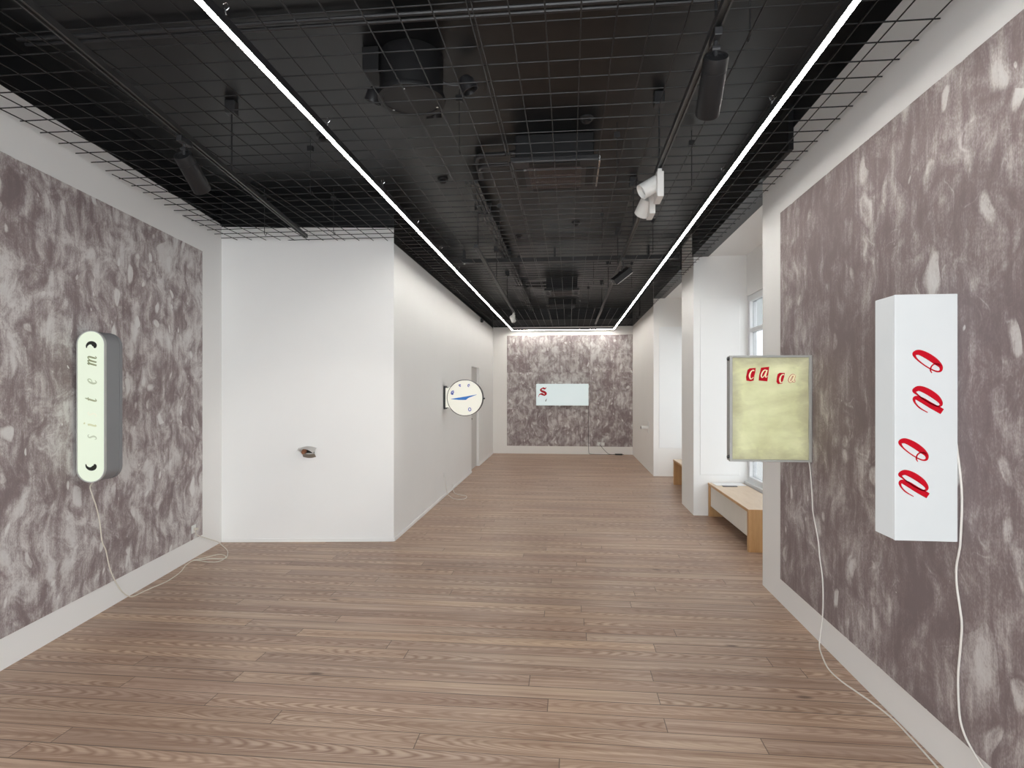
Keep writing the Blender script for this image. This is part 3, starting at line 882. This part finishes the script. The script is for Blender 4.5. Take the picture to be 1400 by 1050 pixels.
strokes('comma', [([(145, 160, 3), (147, 145, 9), (160, 131, 14), (178, 130, 18), (190, 140, 22), (193, 152, 16), (188, 158, 5)], False)], M['ink'], t, sx, k)
strokes('comma', [([(141, 860, 3), (146, 876, 9), (160, 887, 14), (176, 888, 19), (189, 880, 22), (193, 868, 16), (188, 862, 5)], False)], M['ink'], t, sx, k)
# letters drawn upright (u right, v up, x-height 50) then turned to read upward
def up(cu):
    def f(u, v): return sx(203 - v, cu - u)
    return f
def ital(lst, s=.22): return [([(u + v * s, v, w) for u, v, w in p], c) for p, c in lst]
m_ = ital([([(0, 42, 2), (6, 50, 4), (10, 46, 8), (8, 20, 8), (7, 0, 7)], False), ([(9, 25, 2), (16, 44, 4), (24, 49, 6), (28, 42, 8), (27, 20, 8), (26, 0, 7)], False),
           ([(28, 25, 2), (36, 44, 4), (45, 49, 6), (50, 42, 8), (49, 18, 8), (49, 5, 6), (54, 1, 4), (61, 8, 2)], False)])
e_ = ital([([(5, 24, 2), (16, 28, 3), (24, 36, 4), (22, 47, 5), (14, 49, 5), (5, 38, 8), (2, 22, 9), (6, 6, 7), (14, 1, 5), (24, 9, 2)], False)])
t_ = ital([([(14, 66, 3), (12, 48, 7), (9, 22, 8), (9, 6, 7), (14, 1, 4), (22, 8, 2)], False), ([(3, 47, 3), (13, 48, 4), (23, 48, 3)], False)])
s_ = ital([([(23, 42, 3), (18, 49, 4), (9, 47, 5), (7, 38, 7), (14, 27, 8), (19, 15, 8), (16, 4, 6), (7, 1, 4), (1, 10, 3)], False)])
i_ = ital([([(2, 42, 2), (8, 49, 5), (10, 38, 8), (8, 12, 8), (10, 2, 5), (17, 8, 2)], False), ([(10, 66, 7), (11, 71, 9), (12, 74, 6)], False)])
strokes('letter_m', m_, M['l_m'], t, up(272), k, label='olive letter m')
strokes('letter_e', e_, M['l_e'], t, up(380), k, label='grey green letter e')
strokes('letter_t', t_, M['l_t'], t, up(490), k, label='khaki letter t')
strokes('letter_s', s_, M['l_s'], t, up(578), k, label='almost invisible letter s')
strokes('letter_i', i_, M['l_i'], t, up(640), k, label='pale olive letter i')
strokes('letter_s', s_, M['l_s2'], t, up(715), k, label='sage letter s')

# ------------------------------------------------------------------ stained yellow light box ("ca ca")
t = thing('light_box', 'square stained yellow light box with red cut letters ca ca jutting from the right wall', 'light box', (1.055, 3.875, 1.128))
Wc, Hc = .515, .698
bm = bmesh.new(); prism_y(bm, rounded(0, Wc, 0, Hc, .012), .022, .075)
obj('casing', bm, M['alu'], t, smooth=False)
bm = bmesh.new()
box(bm, -.002, .016, -.004, .0215, 0, Hc); box(bm, Wc - .016, Wc + .002, -.004, .0215, 0, Hc); box(bm, .016, Wc - .016, -.004, .0215, 0, .014); box(bm, .016, Wc - .016, -.004, .0215, Hc - .014, Hc)
obj('frame', bm, M['alu'], t, bevel=.002)
bm = bmesh.new()
# slightly wavy acrylic sheet
nx, nz = 24, 32
g = [[bm.verts.new((.0165 + (Wc - .033) * i / nx, .009 + .004 * math.sin(i * .7) * math.sin(j * .45), .0145 + (Hc - .029) * j / nz)) for i in range(nx + 1)] for j in range(nz + 1)]
for j in range(nz):
    for i in range(nx): bm.faces.new((g[j][i], g[j][i + 1], g[j + 1][i + 1], g[j + 1][i]))
obj('lit_face', bm, M['face_yellow'], t, smooth=True)
for zz in (.03, Hc - .022):
    obj('corner_knob', lathe(bmesh.new(), [(0, 0), (.011, 0), (.012, .008), (.009, .014), (0, .014)], (-.002, .01, zz), (-1, 0, 0), 16), M['blackmetal'], t, smooth=True)
obj('wall_bracket', B(Wc + .001, 1.574 - 1.055, .03, .07, .08, Hc - .08), M['blackmetal'], t)
# crop (980,470) scale 5.833 -> local
def cx(x, z): return ((x - 93) * .000768, .697 - (z - 92) * .000827)
kc = .0008
def patch(poly, mat, name, y=-.0):
    bm = bmesh.new(); prism_y(bm, [cx(*p) for p in poly], .0005, .004)
    return obj(name, bm, mat, t)
a_c = [([(293, 214, 9), (284, 208, 8), (266, 222, 10), (256, 250, 13), (262, 276, 9), (276, 274, 5), (288, 262, 3)], False)]
c1 = patch([(240, 205), (258, 193), (306, 190), (303, 226), (296, 250), (290, 290), (262, 296), (231, 290), (228, 262)], M['red'], 'letter_patch'); c1['label'] = 'red patch around the first c'
strokes('letter_c', a_c, M['cream'], t, cx, kc, -.0012, .0006)
a_a = [([(395, 212, 8), (380, 207, 8), (362, 225, 10), (352, 252, 10), (360, 266, 7), (376, 252, 6), (392, 220, 6)], True), ([(400, 207, 9), (390, 240, 10), (386, 258, 8), (394, 264, 5), (404, 252, 3)], False)]
p2 = patch([(352, 188), (418, 181), (408, 256), (402, 297), (332, 290), (336, 250)], M['red'], 'letter_patch'); p2['label'] = 'red block around the first a'
strokes('letter_a', a_a, M['cream'], t, cx, kc, -.0012, .0006)
p3 = patch([(488, 240), (505, 229), (545, 230), (540, 262), (530, 292), (522, 316), (490, 318), (478, 300), (482, 265)], M['red'], 'letter_patch'); p3['label'] = 'small red patch around the second c'
strokes('letter_c', [([(x + 247 - (x - 270) * .12, z + 32 - (z - 240) * .05, w) for x, z, w in a_c[0][0]], False)], M['cream'], t, cx, kc, -.0012, .0006)
def sh(lst, dx, dz, s=.9): return [([((x - 376) * s + 376 + dx, (z - 238) * s + 238 + dz, w) for x, z, w in p], c) for p, c in lst]
strokes('letter_outline', [([(x, z, w + 9) for x, z, w in p], c) for p, c in sh(a_a, 228, 38)], M['palered'], t, cx, kc, .0004, .003)
strokes('letter_a', [([(x, z, w + 2) for x, z, w in p], c) for p, c in sh(a_a, 228, 38)], M['cream'], t, cx, kc, -.0012, .0002)

# ------------------------------------------------------------------ white light box ("oa oa")
t = thing('light_box', 'tall white light box with large rotated red letters oa oa on the right wall', 'light box', (1.327, 2.476, .984))
Wo, Ho, Do = .240, 1.005, .152
obj('casing', B(.001, Wo, .012, Do, 0, Ho), M['face_white'], t, bevel=.003)
obj('lit_face', B(.0, Wo + .001, -.001, .0115, -.001, Ho + .001), M['face_white'], t, bevel=.003)
obj('back_plate', B(Wo + .0005, 1.573 - 1.327, .03, Do - .01, .03, Ho - .03), M['alu'], t)
def ox(x, z): return (1.396 - 1.327 + (x - 395) * .000481, 1.763 - .984 - (z - 515) * .000513)
o_ = [([(415, 540, 36), (450, 536, 43), (515, 566, 50), (578, 610, 46), (616, 648, 28), (616, 680, 17), (585, 687, 12), (530, 664, 9), (470, 625, 9), (424, 585, 12), (406, 556, 24)], True),
      ([(612, 640, 8), (590, 628, 10), (562, 630, 10), (541, 650, 9), (535, 678, 9), (546, 699, 5)], False)]
a2_ = [([(414, 832, 36), (450, 822, 43), (512, 846, 50), (578, 890, 46), (614, 930, 30), (616, 955, 18), (588, 962, 11), (530, 938, 9), (470, 900, 9), (428, 868, 12), (406, 846, 24)], True),
       ([(627, 1005, 46), (605, 992, 48), (540, 957, 46), (470, 915, 44), (424, 896, 34), (405, 908, 22), (414, 938, 12), (450, 976, 10), (512, 1012, 6)], False)]
kk = .0005
strokes('letter_o', o_, M['red'], t, ox, kk, -.0035, -.0009)
strokes('letter_a', a2_, M['red'], t, ox, kk, -.0035, -.0009)
def ox2(x, z): a = ox(x, z); return (a[0] - .054, a[1] - .361)
def ox3(x, z): a = ox(x, z); return (a[0] - .054, a[1] - .343)
strokes('letter_o', o_, M['red'], t, ox2, kk, -.0035, -.0009)
strokes('letter_a', a2_, M['red'], t, ox3, kk, -.0035, -.0009)

# ------------------------------------------------------------------ wide light box on the end wall
t = thing('light_box', 'wide low light box with a red blackletter S on the end wall', 'light box', (-.811, 14.10, 1.214))
Wb, Hb = 1.286, .534
obj('casing', B(0, Wb, .012, .143, 0, Hb), M['alu'], t, bevel=.004)
obj('lit_face', B(-.001, Wb + .001, -.001, .0115, -.001, Hb + .001), M['face_cool'], t, bevel=.003)
def bx(x, z): return ((x - 197) * .001295, .533 - (z - 192) * .001275)
S_ = [([(388, 255, 6), (378, 278, 18), (352, 284, 34), (322, 268, 22)], False), ([(345, 262, 14), (300, 288, 26), (285, 312, 34), (312, 335, 42), (355, 352, 46), (380, 378, 42), (368, 402, 34), (340, 420, 14)], False),
      ([(350, 412, 24), (310, 388, 36), (272, 392, 22), (252, 408, 12), (240, 438, 5), (262, 436, 4)], False)]
strokes('letter_s', S_, M['red'], t, bx, .00128, -.004, -.0011)
strokes('letter_shade', [([(280, 300, 5), (300, 326, 10), (345, 342, 12), (372, 362, 8)], False), ([(300, 402, 8), (335, 412, 12), (366, 398, 6)], False)], M['darkred'], t, bx, .00128, -.0055, -.0041, label='dark red shading strokes')
strokes('ink_mark', [([(402, 480, 5), (392, 495, 8), (382, 512, 14), (378, 532, 12)], False)], M['ink'], t, bx, .00128, -.004, -.0011)

# ------------------------------------------------------------------ round clock-like sign
t = thing('round_sign', 'round white blade sign with blue clock hands on the wall of the narrow room', 'sign', (-1.536, 8.316, 1.482))
r = .267
bm = bmesh.new()
lathe(bm, [(r - .004, .0), (r, .004), (r, .116), (r - .004, .12)], (0, .004, 0), (0, 1, 0), 72)
lathe(bm, [(r - .004, -.004), (r + .003, .0), (r + .003, .014), (r - .004, .018)], (0, 0, 0), (0, 1, 0), 72)
obj('rim', bm, M['blackmetal'], t, smooth=True)
bm = bmesh.new(); lathe(bm, [(0, .002), (r - .006, .002), (r - .006, .118), (0, .118)], (0, .0, 0), (0, 1, 0), 72)
obj('lit_face', bm, M['face_clock'], t)
bm = bmesh.new(); box(bm, -.292, -.19, .006, .112, -.155, .157)
obj('lit_neck', bm, M['face_clock'], t)
for zz in (-.150, .152):
    obj('neck_edge', B(-.292, -.245, .0, .118, zz - .005, zz + .005), M['blackmetal'], t)
obj('wall_plate', B(-.318, -.293, -.01, .13, -.17, .178), M['blackmetal'], t, bevel=.002)
bm = bmesh.new(); cyl(bm, (r, .06, -.01), (r + .022, .06, -.01), .012, n=12); cyl(bm, (r + .018, .06, -.01), (r + .026, .06, -.01), .006, n=12)
obj('side_knob', bm, M['blackmetal'], t)
def kx(x, z): return ((x - 533) * .000842 , (508 - z) * .000842)
bm = bmesh.new(); prism_y(bm, [kx(*q) for q in ((275, 530), (400, 508), (545, 486), (755, 448), (600, 508), (552, 545), (430, 545))], -.004, .001)
obj('clock_hands', bm, M['blue'], t)
kcl = .00110
strokes('letter_mark', [([(290, 440, 14), (300, 400, 14), (335, 385, 14)], False), ([(302, 446, 16), (322, 420, 16), (340, 402, 12)], False), ([(290, 440, 12), (315, 448, 14), (328, 430, 12)], False)], M['violet'], t, kx, kcl, -.004, .001)
strokes('letter_mark', [([(425, 275, 10), (440, 300, 12), (462, 312, 10)], False), ([(432, 296, 8), (446, 272, 10), (458, 292, 9)], False)], M['violet'], t, kx, kcl, -.004, .001)
strokes('letter_mark', [([(612, 268, 10), (592, 280, 12), (590, 305, 10), (608, 318, 9)], False), ([(612, 268, 9), (616, 292, 7), (605, 300, 6)], False)], M['violet'], t, kx, kcl, -.004, .001)
strokes('letter_mark', [([(606, 690, 10), (600, 715, 11), (616, 740, 10), (640, 728, 10), (640, 700, 9), (624, 684, 9)], True)], M['violet'], t, kx, kcl, -.004, .001)

# ------------------------------------------------------------------ small objects on the walls
vr = (Bc - A).normalized(); nr = Vector((vr.y, -vr.x)); angR = math.atan2(vr.y, vr.x)
q = A + vr * .905
t = thing('wall_sculpture', 'small folded white and brown object fixed to the white wall facing the camera', 'wall object', (q.x, q.y, .95), angR)
def shell(f, nu=16, nv=8, thick=.004):
    bm = bmesh.new()
    g = [[bm.verts.new(f(i / nu, j / nv)) for i in range(nu + 1)] for j in range(nv + 1)]
    for j in range(nv):
        for i in range(nu): bm.faces.new((g[j][i], g[j][i + 1], g[j + 1][i + 1], g[j + 1][i]))
    bmesh.ops.solidify(bm, geom=bm.faces[:], thickness=thick)
    return bm
obj('upper_flap', shell(lambda u, v: (-.085 + .175 * u, -.004 - .11 * v, .038 + .018 * math.sin(PI * u) - .022 * v * (1 - .6 * math.sin(PI * u)) - .02 * u * v)), M['plaster'], t, smooth=True)
obj('lower_flap', shell(lambda u, v: (-.05 + .135 * u, -.006 - .09 * v * (1 - .4 * abs(2 * u - 1) ** 2), -.055 + .04 * v - .012 * math.sin(PI * u) + .02 * (1 - u) * v)), M['beige'], t, smooth=True)
bm = bmesh.new(); lathe(bm, [(0, 0), (.016, .0), (.026, .02), (.024, .055), (.015, .078), (0, .082)], (-.028, -.012, .015), (.05, -.75, -.2), 18)
obj('clay_lump', bm, M['clay'], t, smooth=True)
obj('side_curl', shell(lambda u, v: (-.085 + .05 * u, -.004 - .06 * v, .03 - .06 * u + .012 * math.sin(PI * v))), M['plaster'], t, smooth=True)
obj('dark_backing', B(-.055, .065, -.006, -.001, -.015, .03), M['ink'], t)  # black plate, its colour stands in for the dark gap behind the flaps

t = thing('wall_sculpture', 'short white plaster arm with dark tip sticking out of the wall past the window bays', 'wall object', (RX - .02, 11.42, .86))
obj('back_plate', B(-.014, -.001, -.06, .06, -.12, .12), M['plaster'], t, bevel=.004)
obj('arm', tube(bmesh.new(), [(-.014, 0, -.01), (-.06, 0, -.005), (-.11, -.005, .002), (-.15, -.01, .0)], .034, 14), M['plaster'], t, smooth=True)
obj('dark_tip', lathe(bmesh.new(), [(.03, 0), (.024, .006), (0, .008)], (-.1505, -.01, 0), (-1, 0, 0), 14), M['ink'], t)

# sockets
def socket(loc, rotz, label, s=.075):
    t = thing('wall_socket', label, 'socket', loc, rotz)
    obj('plate', B(-s / 2, s / 2, -.010, -.0015, -s / 2, s / 2), M['whiteplastic'], t, bevel=.003)
    obj('insert', lathe(bmesh.new(), [(.022, 0), (.022, .003), (.018, .003), (.017, -.003), (0, -.003)], (0, -.0105, 0), (0, -1, 0), 20), M['whiteplastic'], t)
    return t
q = A - d * .60
socket((q.x + nL.x * .006, q.y + nL.y * .006, .285), angL, 'small white wall socket low on the printed sheet near the left corner')
socket((.735, 14.242, .262), 0, 'left one of the two white sockets low on the far printed sheet', .085)
socket((.832, 14.242, .258), 0, 'right one of the two white sockets low on the far printed sheet', .085)
socket((-1.858, 8.36, .33), math.pi / 2, 'white wall socket below the round sign')

# ------------------------------------------------------------------ cables
def cable(name, pts, r, mat, label, plug=None):
    t = thing(name, label, 'cable', pts[0])
    o = Vector(pts[0])
    obj('cord', tube(bmesh.new(), [tuple(Vector(p) - o) for p in pts], r, 8, 6), mat, t, smooth=True)
    if plug:
        a, b = plug
        obj('plug', cyl(bmesh.new(), tuple(Vector(a) - o), tuple(Vector(b) - o), .013, .011, 14), mat, t)
    return t
r = .0042
wl = [(-3.230, 3.60, .985), (-3.306, 3.637, .93), (-3.308, 3.659, .86), (-3.314, 3.697, .775), (-3.320, 3.734, .653), (-3.323, 3.757, .517), (-3.329, 3.796, .443), (-3.335, 3.836, .309), (-3.342, 3.893, .194), (-3.345, 3.96, .09), (-3.34, 4.02, .03)]
fl = [(-3.352, 4.09, r), (-3.350, 4.186, r), (-3.345, 4.284, r), (-3.335, 4.438, r), (-3.385, 4.663, r), (-3.470, 4.859, r), (-3.485, 5.0, r), (-3.326, 4.968, r), (-3.238, 4.999, r), (-3.261, 5.136, r), (-3.375, 5.21, r), (-3.447, 5.094, r), (-3.485, 4.97, .012), (-3.36, 5.04, .012), (-3.225, 5.06, .012), (-3.30, 5.227, .012), (-3.41, 5.38, r), (-3.52, 5.48, .012)]
up_ = [(-3.575, 5.50, .04), (-3.565, 5.34, .113), (-3.528, 5.096, .22), (-3.514, 5.055, .285)]
q = A - d * .60
cable('power_cable', wl + fl + up_, .0042, M['cable'], 'cream cable hanging from the stadium shaped light box and coiling on the floor', ((q.x + nL.x * .05, q.y + nL.y * .05, .285), (q.x + nL.x * .018, q.y + nL.y * .018, .285)))
x = RX - .0125
cable('power_cable', [(1.56, 3.93, 1.16), (x, 3.90, 1.10), (x, 3.862, .903), (x, 3.851, .811), (x, 3.775, .651), (x, 3.754, .556), (x, 3.713, .431), (x, 3.703, .299), (x, 3.713, .181), (1.558, 3.725, .055), (1.545, 3.70, r), (1.505, 3.56, r), (1.476, 3.414, r), (1.484, 3.284, r), (1.512, 3.174, r), (1.545, 3.045, r), (1.562, 2.919, r), (1.560, 2.791, r), (1.555, 2.674, r), (1.545, 2.529, r), (1.52, 2.32, r), (1.50, 1.9, r)], .0042, M['cablewhite'], 'pale cable dropping from the yellow light box to the floor boards')
cable('power_cable', [(1.575 - .006, 2.50, 1.45), (1.5695, 2.455, 1.2), (1.5685, 2.460, 1.0), (x, 2.468, .943), (x, 2.483, .88), (x, 2.481, .807), (x, 2.463, .724), (x, 2.451, .656), (x, 2.459, .564), (x, 2.472, .454), (x, 2.472, .366), (x, 2.463, .282), (x, 2.442, .235), (x, 2.409, .204), (x, 2.368, .18), (x, 2.333, .161), (x, 2.2, .10), (x, 2.0, .03), (1.54, 1.7, r)], .0042, M['cablewhite'], 'white cable dropping from the tall white light box along the printed sheet')
cable('power_cable', [(-1.858 + .02, 8.36, .30), (-1.838, 8.40, .15), (-1.842, 8.52, .02), (-1.80, 8.45, r), (-1.70, 8.24, r), (-1.59, 8.17, r), (-1.515, 8.245, r), (-1.535, 8.44, r), (-1.636, 8.524, r), (-1.749, 8.635, .006), (-1.835, 8.9, .03), (-1.848, 8.93, .10)], .0045, M['cablewhite'], 'white cable looped on the floor below the round sign')
cable('power_cable', [(.476, 14.236, 1.20), (.478, 14.236, .6), (.480, 14.236, .25), (.487, 14.236, .06), (.52, 14.22, .012), (.66, 14.19, .008), (.80, 14.17, .008), (1.0, 14.16, .008), (1.14, 14.16, .016)], .0045, M['blackcable'], 'thin dark cable from the wide light box to the floor by the end wall')
t = cable('power_cable', [(.745, 14.215, .255), (.80, 14.205, .19), (.93, 14.19, .05), (1.02, 14.185, .010), (1.20, 14.18, .009), (1.34, 14.185, .009)], .0045, M['blackcable'], 'black cable running from the socket pair to the floor by the end wall')
o = obj('power_adapter', B(1.12, 1.30, 14.09, 14.14, .002, .036), M['blackcable'], None, bevel=.006)
tag(o, 'black power adapter brick on the floor by the end wall', 'adapter')

# ------------------------------------------------------------------ benches in the window bays
def bench(y0, y1, front, label):
    t = thing('window_bench', label, 'bench', (1.757, y0, 0))
    L = y1 - y0; Wd = .425; th = .03
    obj('seat_top', B(.0, Wd, 0, L, .395, .423), M['oaktop'], t, bevel=.002)
    obj('front_edge', B(-.004, -.0005, 0, L, .395, .423), M['oak'], t)
    obj('near_edge', B(0, Wd, -.004, -.0005, .395, .423), M['oak'], t)
    for yy in (0, L - .05): obj('end_panel', B(.0, Wd, yy, yy + .05, .0015, .3945), M['oak'], t, bevel=.002)
    if front:
        obj('front_panel', B(.018, .036, .056, L - .056, .135, .385), M['benchfront'], t, bevel=.002)
        obj('back_panel', B(Wd - .03, Wd - .01, .056, L - .056, .10, .385), M['benchfront'], t)
    return t
bench(5.80, 7.435, True, 'oak bench with white front panel under the nearer window')
bench(8.23, 9.86, False, 'open fronted oak bench half hidden behind the white pier')
bm = bmesh.new(); box(bm, 0, .36, 0, .20, 0, .004)
tag(obj('paper_sheet', bm, M['paper'], None, (1.80, 7.20, .4245), .03), 'white paper sheet lying on the far end of the oak bench', 'paper')
tag(obj('leaflet', B(0, .17, 0, .05, 0, .008), M['darkpaper'], None, (1.86, 7.12, .4245), .03, bevel=.001), 'dark narrow leaflet on the oak bench beside the white paper', 'leaflet')

# small pieces belong to the part they sit on
def nest(piece, host):
    for o in list(bpy.data.objects):
        if o.parent is None or o.parent.parent is not None: continue
        if o.name.split('.')[0] not in piece: continue
        h = [c for c in o.parent.children if c.name.split('.')[0] == host]
        if h: o.parent = h[0]
nest(('letter_o', 'letter_a', 'letter_c', 'letter_s', 'letter_m', 'letter_e', 'letter_t', 'letter_i', 'comma', 'letter_patch', 'letter_outline', 'letter_mark', 'letter_shade', 'ink_mark', 'clock_hands'), 'lit_face')
nest(('corner_knob',), 'frame'); nest(('side_knob', 'neck_edge'), 'rim')
nest(('lens',), 'lamp_body'); nest(('door_handle',), 'door_leaf'); nest(('end_cap',), 'rail'); nest(('insert',), 'plate'); nest(('plug',), 'cord')
nest(('rim_screw',), 'drum'); nest(('status_lamp', 'intake_grille', 'air_flap', 'edge_strip'), 'panel'); nest(('transom', 'mullion'), 'window_frame')
nest(('hook', 'clamp'), 'rod'); nest(('sensor_head',), 'base'); nest(('near_edge', 'front_edge'), 'seat_top'); nest(('dark_tip',), 'arm'); nest(('lamp_glass',), 'lamp_housing')

# ------------------------------------------------------------------ light
w = bpy.data.worlds.new('sky'); scene.world = w; w.use_nodes = True
bg = w.node_tree.nodes['Background']
bg.inputs[0].default_value = (.94, .97, 1.0, 1)
# extra sky brightness added behind the camera to light the walls facing it
nt = w.node_tree
tcw = nt.nodes.new('ShaderNodeTexCoord'); sw = nt.nodes.new('ShaderNodeSeparateXYZ'); nt.links.new(tcw.outputs['Generated'], sw.inputs[0])
mr = nt.nodes.new('ShaderNodeMapRange'); mr.interpolation_type = 'SMOOTHSTEP'
nt.links.new(sw.outputs[1], mr.inputs[0])
for i_, v_ in ((1, -.95), (2, -.25), (3, 1.0), (4, 0.0)): mr.inputs[i_].default_value = v_
ma = nt.nodes.new('ShaderNodeMath'); ma.operation = 'MULTIPLY_ADD'
nt.links.new(mr.outputs[0], ma.inputs[0]); ma.inputs[1].default_value = 5.6; ma.inputs[2].default_value = 4.2
nt.links.new(ma.outputs[0], bg.inputs[1])

def spot_lamp(name, loc, target, power, ang, col=(1, .95, .88), r=.03):
    la = bpy.data.lights.new(name, 'SPOT'); la.energy = power; la.spot_size = math.radians(ang); la.spot_blend = .6; la.shadow_soft_size = r; la.color = col
    o = bpy.data.objects.new(name, la); COL.objects.link(o); o.location = loc
    o.rotation_euler = (Vector(target) - Vector(loc)).to_track_quat('-Z', 'Y').to_euler()
spot_lamp('white_spot_beam', (.44, 3.93, 2.88), (-2.7, 5.7, .95), 70, 30)
spot_lamp('left_spot_beam', (-2.26, 3.30, 2.80), (-2.35, 6.5, 1.2), 15, 50)

# ------------------------------------------------------------------ camera
cam = bpy.data.cameras.new('camera')
cam.sensor_width = 36.0; cam.sensor_fit = 'HORIZONTAL'
cam.lens = 36.0 * 778 / 1400
cam.shift_y = 8 / 1400
cam.clip_start = .05
co = bpy.data.objects.new('camera', cam); COL.objects.link(co)
co.location = (0, 0, 1.6)
co.rotation_euler = (PI / 2, 0, math.atan(78 / 778))
scene.camera = co

scene.view_settings.view_transform = 'Standard'
scene.view_settings.look = 'None'
scene.view_settings.exposure = 0.0
scene.view_settings.gamma = 1.0
scene.view_settings.use_curve_mapping = False
scene.cycles.use_denoising = True
scene.cycles.max_bounces = 10
scene.cycles.diffuse_bounces = 6
scene.cycles.transparent_max_bounces = 12
scene.cycles.sample_clamp_indirect = 6.0
